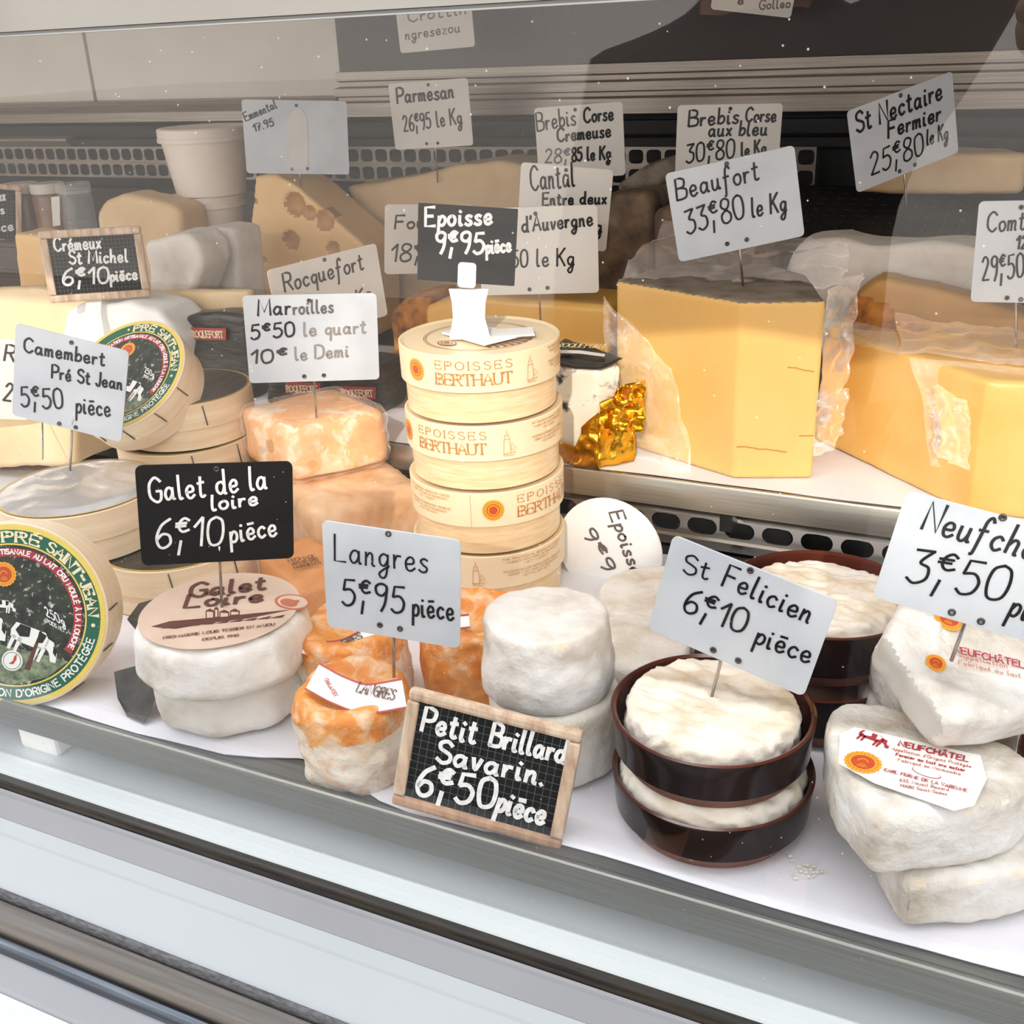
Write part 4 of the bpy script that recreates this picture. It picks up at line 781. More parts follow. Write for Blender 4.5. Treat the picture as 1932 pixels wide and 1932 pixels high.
# card foot lying on the tower
g = G(); c = SC + V((.004, -.004, .0495 * 4 + .0012)); t2 = [o for o in COL.objects if o.get('label', '').startswith('black price card reading Epoisse')][0]
g.add(*box_vf(.05, .034, .0016, .0006, Matrix.Translation(c) @ Matrix.Rotation(-.45, 4, 'Z')), 'white_plastic')
g.build('stand_foot', t2)
g = G(); cc = SC + V((.026, .004, .0495 * 4 + .0022)); g.add(*box_vf(.028, .022, .0012, .0004, Matrix.Translation(cc) @ Matrix.Rotation(.5, 4, 'Z')), 'white_plastic'); g.build('stand_tab', t2)

# ------------------------------------------------------------------ soft round cheeses in front
def galet(c, R, h, label, rot, seed, lab):
    t = thing('round_soft_cheese', c, label, 'cheese', 'paper wrapped flat round cheeses')
    n = 9; poly = [(c.x + R * cos(2 * pi * i / n + rot), c.y + R * sin(2 * pi * i / n + rot)) for i in range(n)]
    def wp(v): d = V((v.x - c.x, v.y - c.y, 0)); k = (v.z - c.z) / h; s = 1 - .16 * max(0, k - .35) ** 1.2 - .05 * (1 - k) ** 3; return V((c.x + d.x * s, c.y + d.y * s, v.z))
    cheese('paper_wrap', poly, c.z, c.z + h, ['rind_white'], t, .0024, .007, .0012, 45, seed, .0004, 160, warp=wp)
    if lab:
        g = G(); z = c.z + h + .0012; mt = Matrix.Translation(V((c.x, c.y, z)))
        N = V((0, 0, 1)); dot(g, c.x, c.y, R * .83, z, 'kraft', 56)
        dot(g, *(ppl(552, 1136, V((0, 0, z)), N).xy), R * .15, z + .0002, 'kraft_red', 24, 1.5, -.2); dot(g, *(ppl(552, 1136, V((0, 0, z)), N).xy), R * .125, z + .0003, 'kraft', 24, 1.5, -.2)
        q = ppl(545, 1138, V((0, 0, z)), N); dot(g, q.x, q.y, R * .07, z + .0004, 'kraft_red', 16, 1.7, -.3); dot(g, q.x + R * .06, q.y + R * .05, R * .035, z + .0005, 'kraft_red', 12)
        p0 = V((0, 0, z)); K = dict(jit=0, serif=.1, contrast=.4)
        plane_text(g, "Galet", 356, 1129, 500, 1113, 28, p0, N, 'kraft_ink', 4.2, jit=.01); plane_text(g, "de", 388, 1124, 414, 1121, 9, p0, N, 'kraft_ink', 1.5, jit=0); plane_text(g, "la", 450, 1118, 470, 1116, 9, p0, N, 'kraft_ink', 1.5, jit=0)
        plane_text(g, "Loire", 348, 1148, 494, 1136, 26, p0, N, 'kraft_ink', 4.2, jit=.01)
        plane_text(g, "FROMAGERIE LOUIS TESSIER EN ANJOU", 308, 1207, 518, 1181, 4.6, p0, N, 'kraft_ink', .9, jit=0); plane_text(g, "DEPUIS 1910", 382, 1210, 450, 1202, 4.4, p0, N, 'kraft_ink', .9, jit=0)
        def poly_(pts, m, dz): a = [ppl(x, y, V((0, 0, z + dz)), N) for x, y in pts]; g.add(a, [list(range(len(a)))[::-1]], m)
        poly_([(285, 1182), (320, 1172), (390, 1166), (470, 1158), (548, 1150), (470, 1166), (400, 1174), (330, 1186)], 'kraft_ink', .0003)
        for bx_ in ((388, 1168, 404, 1152), (404, 1166, 412, 1148), (414, 1166, 432, 1154), (434, 1162, 452, 1152)): x0, y0, x1, y1 = bx_; poly_([(x0, y0), (x1, y0 - 1), (x1, y1), ((x0 + x1) / 2, y1 - 4), (x0, y1)], 'kraft_ink', .0004); poly_([(x0 + 2, y0 - 2), (x1 - 2, y0 - 3), (x1 - 2, y1 + 3), (x0 + 2, y1 + 2)], 'kraft', .0005)
        for k in range(9): x = 300 + k * 26; poly_([(x, 1186 - k * 2.5), (x + 30, 1180 - k * 2.6), (x + 24, 1184 - k * 2.4)], 'kraft_ink', .0004)
        g.build('top_label', t)
    return t
cb = pz(408, 1335, .008); galet(V((-.437, .467, .001)), .056, .034, 'lower of the two paper wrapped Galet cheeses, on the tray paper', .2, 3, False)
galet(V((-.432, .458, .0355)), .0595, .035, 'upper Galet cheese with pinkish brown label and black card stuck in it', .55, 6, True)
t = thing('black_paper_scrap', pz(255, 1340, .004), 'torn piece of black paper sticking out under the lower Galet cheese', 'paper')
g = G(); a = [pz(x, y, yy) for x, y, yy in ((215, 1268, .020), (262, 1255, .026), (300, 1300, .018), (272, 1366, .0012), (240, 1352, .0012), (222, 1318, .010))]; n = len(a); g.add(a + [p + V((0, .0006, 0)) for p in a], [list(range(n))[::-1], [n + i for i in range(n)]] + [[i, (i + 1) % n, n + (i + 1) % n, n + i] for i in range(n)], 'dark_paper'); g.build('torn_sheet', t)
g = G(); a = [pz(x, y, .035) for x, y in ((258, 1182), (232, 1205), (250, 1172), (290, 1134), (330, 1118))]; n = len(a)
a = [pz(x, y, .0345) for x, y in ((240, 1168), (262, 1138), (330, 1120), (345, 1135), (300, 1165), (255, 1186))]; n = len(a); g.add(a + [p - V((0, 0, .0007)) for p in a], [list(range(n))[::-1], [n + i for i in range(n)]] + [[i, (i + 1) % n, n + (i + 1) % n, n + i] for i in range(n)], 'dark_paper')
tag(g.build('black_paper_sheet'), 'black paper sheet between the two Galet cheeses and the boxes behind', 'paper')
def langres(c, R, h, label, seed, lab=None, tilt=(0, 0), m1='langres_white'):
    t = thing('washed_rind_cheese', c, label, 'cheese', 'small orange Langres cheeses')
    prof = [(R * .90, 0), (R * .98, h * .06), (R * 1.03, h * .3), (R * 1.02, h * .6), (R * .98, h * .82), (R * .90, h * .95), (R * .78, h), (R * .6, h * .97), (R * .4, h * .90), (R * .2, h * .85), (0.0005, h * .84)]
    vs, fs = lathe_vf(prof, 40); vs, fs, nn = remesh(vs, fs, .0022)
    T = Matrix.Translation(c) @ Matrix.Rotation(tilt[0], 4, 'X') @ Matrix.Rotation(tilt[1], 4, 'Y')
    vs, fs = lumpy(vs, fs, nn, .0024, 48, seed, .0017, 120); g = G(); g.mi('langres'); g.mi(m1); wv = [T @ v for v in vs]; g.v = wv; g.f = fs
    for f in fs:
        z = sum(vs[i].z for i in f) / len(f); p = vs[f[0]]; g.m.append(0 if z > h * (.70 + .16 * noise.noise(V((p.x * 60, p.y * 60, seed)))) else 1)
    g.build('rind', t, True)
    if lab: lab(t)
    return t
def band_label(t, pts, wpx, txt, p0, N, disc=None, art=True):
    """curved paper strip given by its centre line in sight points on a plane"""
    q = smooth_line([tuple(p) for p in pts], 6); vs, fs = ribbon(q, wpx); g = G(); W = [ppl(x, y, p0, N) + N * .0008 for x, y in vs]; n2 = len(W)
    g.add(W + [p - N * .0005 for p in W], fs + [[n2 + k for k in f][::-1] for f in fs], 'white_print')
    for s in (-1, 1):
        e_ = [(vs[i] if s < 0 else vs[len(q) + i]) for i in range(len(q))]; v2, f2 = ribbon(e_, 1.6); g.add([ppl(x, y, p0, N) + N * .0012 for x, y in v2], f2, 'red_label')
    for tx, x0, y0, x1, y1, cap, m in txt: plane_text(g, tx, x0, y0, x1, y1, cap, p0 + N * .0012, N, m, 1.5 if cap > 12 else .8, jit=0, serif=.1, contrast=.3)
    if disc: p = ppl(*disc[:2], p0, N) + N * .0013; s = disc[2]; a = V((1, 0, 0)); b = N.cross(a).normalized(); a = b.cross(N); g.add([p + a * s * cos(2 * pi * i / 24) + b * s * sin(2 * pi * i / 24) for i in range(24)], [list(range(24))], 'seal_orange'); g.add([p + N * .0002 + a * s * .6 * cos(2 * pi * i / 24) + b * s * .6 * sin(2 * pi * i / 24) for i in range(24)], [list(range(24))], 'seal_brown')
    g.build('paper_band', t)
LN = V((.10, -.45, .88)).normalized()
c1 = V((-.324, .442, .0)); ptop = c1 + V((0, -.006, .0605))
def lab1(t): band_label(t, [(602, 1284), (640, 1304), (690, 1320), (750, 1312)], 27, [("CHALANCEY", 612, 1283, 632, 1316, 7, 'red_label'), ("LANGRES", 672, 1306, 742, 1322, 20, 'kraft_ink')], ptop, LN)
langres(c1, .0345, .055, 'front Langres cheese with the white Langres band, behind the chalkboard edge', 2, lab1, (.12, 0))
c2 = V((-.362, .500, .0)); p2 = c2 + V((0, -.005, .060))
def lab2(t): band_label(t, [(545, 1212), (590, 1226), (650, 1222), (700, 1196)], 14, [("LANGRES", 622, 1232, 684, 1206, 13, 'kraft_ink')], p2, LN, (592, 1224, .006))
langres(c2, .0355, .057, 'Langres cheese behind and left of the front one, with an orange seal on its band', 5, lab2, (.08, -.05))
c3 = V((-.292, .535, .0)); p3 = c3 + V((0, -.01, .062))
def lab3(t): band_label(t, [(846, 1180), (862, 1176), (880, 1174)], 12, [], p3, LN)
langres(c3, .0365, .060, 'orange Langres cheese in shade under its tag, before the tower of boxes', 9, lab3, (.05, .05), 'langres_orange')
def brillat(c, R, h, label, seed, group='white bloomy Brillat cheeses', tilt=0):
    t = thing('white_bloomy_cheese', c, label, 'cheese', group)
    prof = [(R * .95, 0), (R * 1.03, h * .1), (R * 1.03, h * .35), (R * .97, h * .7), (R * .965, h * .90), (R * .945, h * .97), (R * .90, h), (R * .4, h * 1.005), (0.0005, h)]
    vs, fs = lathe_vf(prof, 44); vs, fs, nn = remesh(vs, fs, .0021); vs, fs = lumpy(vs, fs, nn, 0.0022, 30, seed, .0009, 110)
    T = Matrix.Translation(c) @ Matrix.Rotation(tilt, 4, 'X'); g = G(); g.mi('rind_white'); g.mi('rind_cream'); g.v = [T @ v for v in vs]; g.f = fs
    for f in fs: p = vs[f[0]]; z = p.z; g.m.append(1 if (h * .90 < z < h * .955 and noise.noise(p * 90) > .08) else 0)
    g.build('rind', t, True); return t
brillat(V((-.220, .492, .0)), .0400, .046, 'lower white Brillat cheese, half behind the framed chalkboard', 3)
brillat(V((-.225, .493, .0455)), .0375, .047, 'upper white Brillat cheese standing on the one behind the chalkboard', 8)
brillat(V((-.200, .573, .0)), .038, .036, 'white cheese just behind the upper Brillat cheese, by the brown dish', 12, None)
brillat(V((-.205, .645, .0)), .046, .034, 'sunlit white cheese in front of the round Epoisse card', 14, None)
# ------------------------------------------------------------------ glazed dishes with wrinkled cheeses
def dish(c, R, h, label, seed, handles=(), cheese_h=None, cheese_r=.82, ch_label=None, stripe=False):
    t = thing('glazed_dish', c, label, 'dish', 'brown glazed dishes')
    prof = [(R * .80, 0), (R * .86, .001), (R * .93, h * .24), (R * .965, h * .30), (R * .985, h * .75), (R * 1.0, h * .92), (R * 1.0, h * .98), (R * .975, h), (R * .945, h * .96), (R * .93, h * .7), (R * .90, .006), (R * .2, .005), (.0005, .005)]
    vs, fs = lathe_vf(prof, 72); g = G(); g.mi('glaze'); g.mi('terracotta'); g.mi('glaze_in'); g.v = [V(v) + c for v in vs]; g.f = fs
    for f in fs:
        j = min(f) // 72; g.m.append(1 if (j < 2 or len(f) > 4) else (2 if j >= 6 else 0))
    g.build('bowl', t, True, True, .6)
    for a in handles:
        u = V((cos(a), sin(a), 0)); w_ = V((-u.y, u.x, 0)); p = [c + u * (R * .97) + w_ * .016 + V((0, 0, h * .80)), c + u * (R * .97 + .010) + w_ * .012 + V((0, 0, h * .86)), c + u * (R * .97 + .013) + V((0, 0, h * .86)), c + u * (R * .97 + .010) - w_ * .012 + V((0, 0, h * .86)), c + u * (R * .97) - w_ * .016 + V((0, 0, h * .80))]
        g = G(); g.add(*tube_vf([V(q) for q in catmull3(p)], .0042, 10), 'glaze'); g.build('handle', t, True)
    if ch_label:
        k = thing('wrinkled_soft_cheese', c + V((0, 0, .0055)), ch_label, 'cheese', 'wrinkled cheeses in the dishes'); r = R * cheese_r; hc = cheese_h
        prof = [(r * .97, 0), (r * 1.0, hc * .3), (r * .99, hc * .75), (r * .93, hc * .96), (r * .85, hc), (r * .4, hc * 1.01), (.0005, hc)]
        vs, fs = lathe_vf(prof, 56); vs, fs, nn = remesh(vs, fs, .0018); vs = [v + n * (.0018 * noise.noise(v * 40 + V((seed, 0, 0))) + .0006 * noise.noise(v * 260) + .0019 * (1 - 2 * abs(noise.noise(V((v.x * 55, v.y * 190, v.z * 120 + seed)))))) for v, n in zip(vs, nn)]
        g = G().add([v + c + V((0, 0, .0055)) for v in vs], fs, 'rind_cream'); g.build('rind', k, True)
    return t
def catmull3(p, k=6):
    o = []
    for i in range(len(p) - 1):
        a, b, c, d = p[max(i - 1, 0)], p[i], p[i + 1], p[min(i + 2, len(p) - 1)]
        for j in range(k): q = j / k; o.append(.5 * (2 * b + (c - a) * q + (2 * a - 5 * b + 4 * c - d) * q * q + (3 * b - a - 3 * c + d) * q ** 3))
    return o + [p[-1]]
DC = V((-.121, .473, 0))
dish(DC + V((.0005, 0, .0)), .0535, .031, 'lower brown dish standing on the tray paper', 4, (), .0295, .90, 'wrinkled white cheese squeezed between the two stacked dishes')
dish(DC + V((-.001, .001, .0360)), .0530, .031, 'upper brown dish with the open wrinkled cheese and St Felicien tag', 6, (), .0285, .845, 'wrinkled cream cheese in the upper dish, tag pinned in its middle')
DB = V((-.092, .600, 0))
dish(DB, .058, .037, 'lower brown dish of the pair behind the St Felicien tag', 4, (3.5,))
dish(DB + V((.001, 0, .0415)), .058, .037, 'upper brown dish of the pair behind the St Felicien tag', 5, (3.4, -.2), .030, .82, 'wrinkled cheese in the rear dish, almost hidden behind the tag')
# ------------------------------------------------------------------ heart shaped cheeses
def heart(tip, ang, L, n=40):
    """outline of a heart with its point at tip, axis pointing along ang"""
    o = []; h = [(0, .03), (.03, .07), (.2, .25), (.4, .41), (.58, .51), (.74, .54), (.88, .48), (.97, .34), (.985, .2), (.94, .07)]; h = [(b * L, a * L) for a, b in h]
    for x, y in h + [(0, .9 * L)] + [(-b, a) for b, a in h[::-1]]:
        o.append((tip.x + cos(ang) * y + sin(ang) * x, tip.y + sin(ang) * y - cos(ang) * x))
    return o
def hcheese(name, poly, z0, z1, label, seed, cut=None, lab=None, tiltm=None):
    t = thing('heart_shaped_cheese', V((sum(p[0] for p in poly) / len(poly), sum(p[1] for p in poly) / len(poly), z0)), label, 'cheese', 'white heart shaped cheeses')
    def wp(v): return tiltm @ v if tiltm is not None else v
    def st(c, n): return 1 if (cut and n.dot(cut) > .82) else (2 if (abs(c.z - z1 + .004) < .0016 and noise.noise(c * 80) > .22) else 0)
    cheese('rind', poly, z0, z1, ['rind_heart', 'cut_white', 'rind_cream'], t, .0022, .0055, .0022, 34, seed, .0008, 150, sorter=st, warp=wp)
    if lab: lab(t)
    return t
tip = V((-.015, .4235, 0)); hp = heart(tip, radians(72), .090)
hcheese('heart', hp, .0012, .033, 'lowest heart shaped cheese at the corner, carrying the printed heart', 2)
hp = heart(V((-.031, .4135, 0)), radians(77), .092)
def hlab(t):
    z = .0716; N = V((0, 0, 1)); p0 = V((0, 0, z)); g = G()
    a = [ppl(x, y, p0, N) for x, y in ((1585, 1385), (1612, 1372), (1850, 1425), (1862, 1470), (1838, 1520), (1800, 1530), (1650, 1478), (1582, 1440))]
    g.add(a, [list(range(len(a)))[::-1]], 'white_print'); p1 = V((0, 0, z + .0002))
    T = lambda s, x0, y0, x1, y1, c, m='red', hw=.9: plane_text(g, s, x0, y0, x1, y1, c, p1, N, m, hw * .9, eps=.0002, jit=0, gap=.2)
    T("NEUFCH\u00c2TEL", 1695, 1407, 1826, 1438, 9.5, 'red', 2.0); T("Appellation d'Origine Prot\u00e9g\u00e9e", 1683, 1415, 1832, 1449, 5.4, 'kraft_red', .8); T("Fermier au lait cru entier", 1690, 1426, 1820, 1456, 5.4, 'red', 1.2); T("Fabriqu\u00e9 en Normandie", 1694, 1436, 1812, 1463, 5.4, 'kraft_red', .8)
    T("EARL FERME DE LA VARENNE", 1668, 1455, 1824, 1495, 5.4, 'red', 1.0); T("633, Mesnil Benard", 1697, 1474, 1790, 1493, 5, 'kraft_red', .8); T("76680 Saint-Sa\u00e9ns", 1697, 1484, 1786, 1501, 5, 'kraft_red', .8)
    c = ppl(1628, 1438, p1, N); seal(g, c.x, c.y, .0088, z + .0003); c = ppl(1748, 1458, p1, N); dot(g, c.x, c.y, .0030, z + .0003, 'kraft_red', 20, 2.2, -.2); dot(g, c.x, c.y, .0028, z + .0004, 'white_print', 20, 2.2, -.2)
    c = ppl(1645, 1392, p1, N); cow(g, c.x, c.y, .0068, z + .0003, 1, -.3, 'red', 'white_print')
    o = g.build('printed_label', t)
    for i, m in enumerate(o.data.materials):
        if m.name.startswith('white_print') and False: pass
hcheese('heart', hp, .034, .0695, 'heart shaped cheese with printed Neufch\u00e2tel label, in the middle of its stack', 5, lab=hlab)
cutn = V((-.80, -.60, 0)).normalized()
pp = [(-.053, .502), (-.015, .4665), (.004, .479), (.026, .497), (.05, .52), (.052, .55), (.03, .582), (-.005, .585), (-.03, .57), (-.05, .535)]
TM = Matrix.Translation(V((-.015, .4665, .0705))) @ Matrix.Rotation(radians(27), 4, V((.8, .6, 0))) @ Matrix.Translation(-V((-.015, .4665, .0705)))
def tlab(t):
    N = (TM.to_3x3() @ V((0, 0, 1))).normalized(); p0 = TM @ V((0, .5, .0985)); g = G()
    for s, x0, y0, x1, y1, c, m, hw in (("NEUFCH\u00c2TEL", 1800, 1232, 1932, 1262, 12, 'red', 1.5), ("Appellation", 1810, 1242, 1900, 1262, 8, 'kraft_red', .7), ("Fabriqu\u00e9 au lait", 1808, 1254, 1925, 1280, 8, 'kraft_red', .7)):
        plane_text(g, s, x0, y0, x1, y1, c, p0, N, m, hw, eps=.0006, jit=.03)
    for sx_, sy_, r in ((1765, 1252, .0050), (1790, 1168, .0075)):
        c = ppl(sx_, sy_, p0, N) + N * .0006; g2 = G(); seal(g2, 0, 0, r, 0); R3 = Matrix.Translation(c) @ TM.to_3x3().to_4x4()
        o_ = len(g.v); g.v += [R3 @ v_ for v_ in g2.v]
        for f_, m_ in zip(g2.f, g2.m): g.f.append([o_ + q_ for q_ in f_]); g.m.append(g.mi(g2.mats[m_]))
    g.build('printed_label', t)
hcheese('heart', pp, .0705, .098, 'cut heart shaped cheese on top of its stack, pale cut face showing', 9, cut=cutn, lab=tlab, tiltm=TM)
hcheese('heart', heart(V((-.040, .528, 0)), radians(68), .085), .001, .040, 'lower heart shaped cheese in shade behind the front stack of hearts', 11)
hcheese('heart', heart(V((-.032, .522, 0)), radians(74), .085), .041, .072, 'upper heart shaped cheese behind the front stack, propping up the cut one', 17)
bdish = dish(pz(2075, 1590, 0), .045, .05, 'dark pot cut by the frame at the corner beside the hearts', 3)
# crumbs and stains on the liner
g = G(); rd = random.Random(7)
t = thing('cheese_crumbs', pz(1530, 1640, .001), 'small brownish cheese crumbs on the paper between the dishes and the hearts', 'crumbs')
for k in range(26):
    p = pz(1525 + rd.gauss(0, 18), 1640 + rd.gauss(0, 10), .0012); s = rd.uniform(.0006, .0016); g.add(*box_vf(s * 1.3, s, s * .7, s * .2, Matrix.Translation(p) @ Matrix.Rotation(rd.random() * 3, 4, 'Z'), 1), 'rind_cream')
o = g.build('crumb_scatter', t); t['kind'] = 'stuff'
# ------------------------------------------------------------------ wedges on the raised shelf
def wedge_sort(c, n): return 0
t = thing('hard_cheese_wedge', V((-.21, .84, .07)), 'tall smooth yellow wedge with grey top rind, Beaufort tag pinned in it', 'cheese', None)
pb = [(-.305, .826), (-.19, .777), (-.134, .797), (-.165, .885), (-.205, .925), (-.29, .90)]
cheese('paste', pb, .0705, .209, ['beaufort', 'rind_grey'], t, .0028, .0014, .0006, 30, 3, 0, 1, sorter=lambda c, n: 1 if (n.z > .7 and c.z > .2) or c.y > .885 else 0)
g = G()
for pts in (((1486, 693), (1505, 695), (1520, 699), (1536, 701)), ((1508, 823), (1535, 822)), ((1390, 843), (1410, 843), (1430, 847), (1452, 848), (1484, 853))):
    N = V((.335, -.94, 0)); N = V((.02, -.056, 0)).normalized(); p0 = V((-.19, .777, 0)) + V((N.x, N.y, 0)) * .0009
    q = smooth_line(list(pts), 5); vs, fs = ribbon([(x, y + 1.5 * noise.noise(V((x * .2, y, 0)))) for x, y in q], .9); g.add([ppl(x, y, p0, N) for x, y in vs], fs, 'crack')
g.build('crack', t)
g = G()
Fp = lambda pts, y: [pyy(x, yy, y) for x, yy in pts]
patch(g, [V((-.309, .812, .070)), V((-.225, .783, .070)), V((-.245, .790, .150)), V((-.309, .818, .20))], 22, 30, .004, 42, 3, 'film_thick')
patch(g, [V((-.312, .82, .20)), V((-.13, .86, .205)), V((-.14, .93, .222)), V((-.30, .93, .235))], 30, 18, .006, 36, 5, 'film_thick')
patch(g, [V((-.136, .798, .13)), V((-.122, .82, .12)), V((-.118, .84, .225)), V((-.137, .80, .215))], 8, 30, .005, 60, 7, 'film_thick')
patch(g, [V((-.140, .80, .085)), V((-.122, .825, .09)), V((-.12, .83, .135)), V((-.137, .80, .135))], 8, 16, .005, 70, 8, 'film_thick')
g.build('cling_film', t, True)
t = thing('hard_cheese_wedge', V((0, .84, .07)), 'big golden wedge in crumpled film at the edge, under the Comt\u00e9 tag', 'cheese', None)
pc = [(-.150, .884), (-.020, .7675), (.20, .785), (.22, .885), (.0, .895)]
cheese('paste', pc, .0705, .168, ['comte', 'rind_grey'], t, .0032, .002, .0008, 26, 5, sorter=lambda c, n: 1 if n.z > .75 and c.z > .16 and c.y > .90 else 0)
g = G()
patch(g, [V((-.080, .818, .169)), V((.10, .772, .170)), V((.16, .84, .174)), V((-.10, .90, .174))], 34, 20, .004, 38, 11, 'film_thick')
patch(g, [V((-.052, .790, .095)), V((.14, .774, .075)), V((.14, .770, .172)), V((-.066, .802, .172))], 36, 26, .003, 44, 12, 'film')
patch(g, [V((-.048, .788, .105)), V((-.022, .764, .105)), V((-.026, .766, .15)), V((-.05, .788, .158))], 10, 14, .005, 70, 15, 'film_thick')
patch(g, [V((-.152, .884, .160)), V((-.08, .819, .166)), V((-.09, .85, .176)), V((-.15, .90, .174))], 18, 10, .003, 50, 14, 'film')
g.build('cling_film', t, True)
def face_prism(name, pts, y, dep, mats, label, cat='cheese', group=None, zmin=None, voxel=.004, bev=.004, amp=.002, scale=30, seed=1, sorter=None, part='paste', slant=0):
    """a block whose front outline is given by sight points on the plane Y=y and which runs dep metres back"""
    W = [pyy(px, py, y) for px, py in pts]; poly = [(p.x, p.z) for p in W]
    if sum(poly[i][0] * poly[(i + 1) % len(poly)][1] - poly[(i + 1) % len(poly)][0] * poly[i][1] for i in range(len(poly))) < 0: poly = poly[::-1]
    zm0 = min(p[1] for p in poly)
    if zmin: poly = [(p[0], zmin if p[1] < zm0 + .012 else p[1]) for p in poly]
    zb = min(p[1] for p in poly); cxm = sum(p[0] for p in poly) / len(poly)
    t = thing(name, V((cxm, y + dep / 2, zb)), label, cat, group)
    cheese(part, poly, -dep, 0, mats, t, voxel, bev, amp, scale, seed, sorter=sorter, warp=lambda v: V((v.x + slant * -v.z, y - v.z, v.y)))
    return t
# blue cheese in gold foil
t = thing('blue_cheese_wedge', V((-.31, .79, .07)), 'blue veined white cheese half wrapped in gold foil, beside the tower of boxes', 'cheese', None)
pq = [(-.350, .775), (-.300, .7695), (-.287, .79), (-.318, .812), (-.352, .818)]
cheese('paste', pq, .0705, .150, ['blue_cheese'], t, .0024, .003, .0012, 50, 4)
g = G(); patch(g, [V((-.322, .7625, .071)), V((-.296, .7605, .071)), V((-.295, .7605, .120)), V((-.309, .7620, .106))], 18, 24, .0026, 70, 21, 'gold_foil')
patch(g, [V((-.298, .7605, .071)), V((-.276, .785, .071)), V((-.274, .788, .138)), V((-.296, .7620, .126))], 18, 26, .0030, 75, 23, 'gold_foil')
patch(g, [V((-.293, .765, .104)), V((-.266, .780, .100)), V((-.265, .787, .142)), V((-.285, .774, .138))], 16, 16, .007, 80, 27, 'gold_foil')
patch(g, [V((-.352, .7690, .0712)), V((-.30, .7630, .0712)), V((-.299, .764, .083)), V((-.352, .770, .090))], 20, 8, .002, 80, 25, 'gold_foil', False); g.build('gold_foil', t, True)
g = G(); N = V((0, 0, 1)); patch(g, [V((-.356, .772, .1515)), V((-.297, .767, .1515)), V((-.286, .793, .154)), V((-.352, .832, .155))], 14, 10, .0015, 40, 29, 'dark_wrap'); plane_text(g, "ROQUEFORT", 1050, 655, 1140, 658, 10, V((0, 0, .157)), N, 'cream_print', 1.2, eps=.0003); g.add([ppl(x, y, V((0, 0, .1568)), N) for x, y in ((1044, 660), (1095, 661), (1142, 668), (1140, 673), (1092, 667), (1044, 666))], [[0, 1, 2, 3, 4, 5][::-1]], 'white_print'); g.build('top_wrapper', t, True)
# block behind the tower
face_prism('cheese_block', ((800, 578), (850, 565), (925, 560), (1152, 578), (1150, 668), (800, 668)), .872, .07, ['comte'], 'orange yellow cheese block in film behind the tower of boxes', zmin=.0712, seed=3, amp=.001)
face_prism('cheese_block', ((735, 590), (760, 560), (812, 556), (812, 640), (738, 640)), .90, .06, ['rind_brown'], 'small brown crusted cheese, just left of the block behind the tower', zmin=.0712, seed=6, amp=.003)
# Maroilles group
t = thing('washed_rind_block', V((-.54, .72, .057)), 'square orange cheese in glossy film, Marroilles tag pinned in it', 'cheese', 'square Maroilles cheeses')
pm = [(-.607, .704), (-.530, .670), (-.478, .742), (-.556, .782)]
cheese('rind', pm, .060, .110, ['maroilles'], t, .0026, .009, .002, 38, 7)
bm_ = prism_bm(pm, .0595, .1115, .010); vs, fs = from_bm(bm_); bm_.free(); cc = V((-.543, .724, .085)); vs = [cc + (v - cc) * 1.025 for v in vs]; vs, fs, nn = remesh(vs, fs, .0028)
vs = [v + n * (.0022 * (1 - 2 * abs(noise.noise(v * 55))) + .0012 * noise.noise(v * 150)) for v, n in zip(vs, nn)]; G().add(vs, fs, 'film_thick').build('cling_film', t, True)
t = thing('washed_rind_block', V((-.49, .70, 0)), 'bare pinkish orange block under the film wrapped Marroilles', 'cheese', 'square Maroilles cheeses')
cheese('rind', [(-.565, .690), (-.492, .640), (-.425, .715), (-.50, .765)], .0, .056, ['maroilles_pink'], t, .003, .009, .003, 32, 9, .001, 120)
t = thing('paper_wrapped_cheese', V((-.49, .60, 0)), 'flat cheese in orange brown paper with small print, behind the Galet cheeses', 'cheese')
cheese('wrapper', [(-.52, .60), (-.445, .553), (-.416, .60), (-.497, .640)], .0, .034, ['brown_paper'], t, .003, .005, .002, 30, 13)
g = G(); p0 = V((0, 0, .0365))
for k, (s, x0, y0, x1, y1) in enumerate((("FROMAGE", 545, 1062, 596, 1052), ("AU LAIT CRU", 552, 1068, 600, 1058), ("MAROILLES", 556, 1075, 606, 1064))): plane_text(g, s, x0, y0, x1, y1, 6, p0, V((0, 0, 1)), 'kraft_ink', .9)
g.build('print', t)
def roq(px0, py0, px1, py1, y, dep, label, lx, ly, seed):
    t = face_prism('wrapped_blue_cheese', ((px0, py1), (px0 + 4, py0 + 14), (px0 + 22, py0 + 2), ((px0 + px1) / 2, py0 - 4), (px1 - 6, py0 + 4), (px1, py1)), y, dep, ['dark_wrap'], label, group='Roquefort cheeses in dark foil', zmin=.0712, seed=seed, part='foil_wrapper', voxel=.003, amp=.0025)
    g = G(); N = V((0, -1, 0)); p0 = V((0, y - .0035, 0)); a = [ppl(lx + dx, ly + dy, p0, N) for dx, dy in ((-34, -12), (32, -10), (32, 12), (-34, 10))]; g.add(a + [p + V((0, .001, 0)) for p in a], [[3, 2, 1, 0], [4, 5, 6, 7]] + [[i, (i + 1) % 4, 4 + (i + 1) % 4, 4 + i] for i in range(4)], 'red_label'); plane_text(g, "ROQUEFORT", lx - 30, ly + 6, lx + 28, ly + 7, 12, p0, N, 'cream_print', 1.1, eps=.0004, jit=0, serif=.1); g.build('red_label', t)
roq(332, 592, 470, 700, .828, .03, 'dark foil wrapped Roquefort above the flat boxes, left of the Marroilles tag', 394, 630, 3)
roq(506, 700, 612, 800, .815, .05, 'dark foil wrapped Roquefort peeping out under the Marroilles tag', 572, 733, 5)
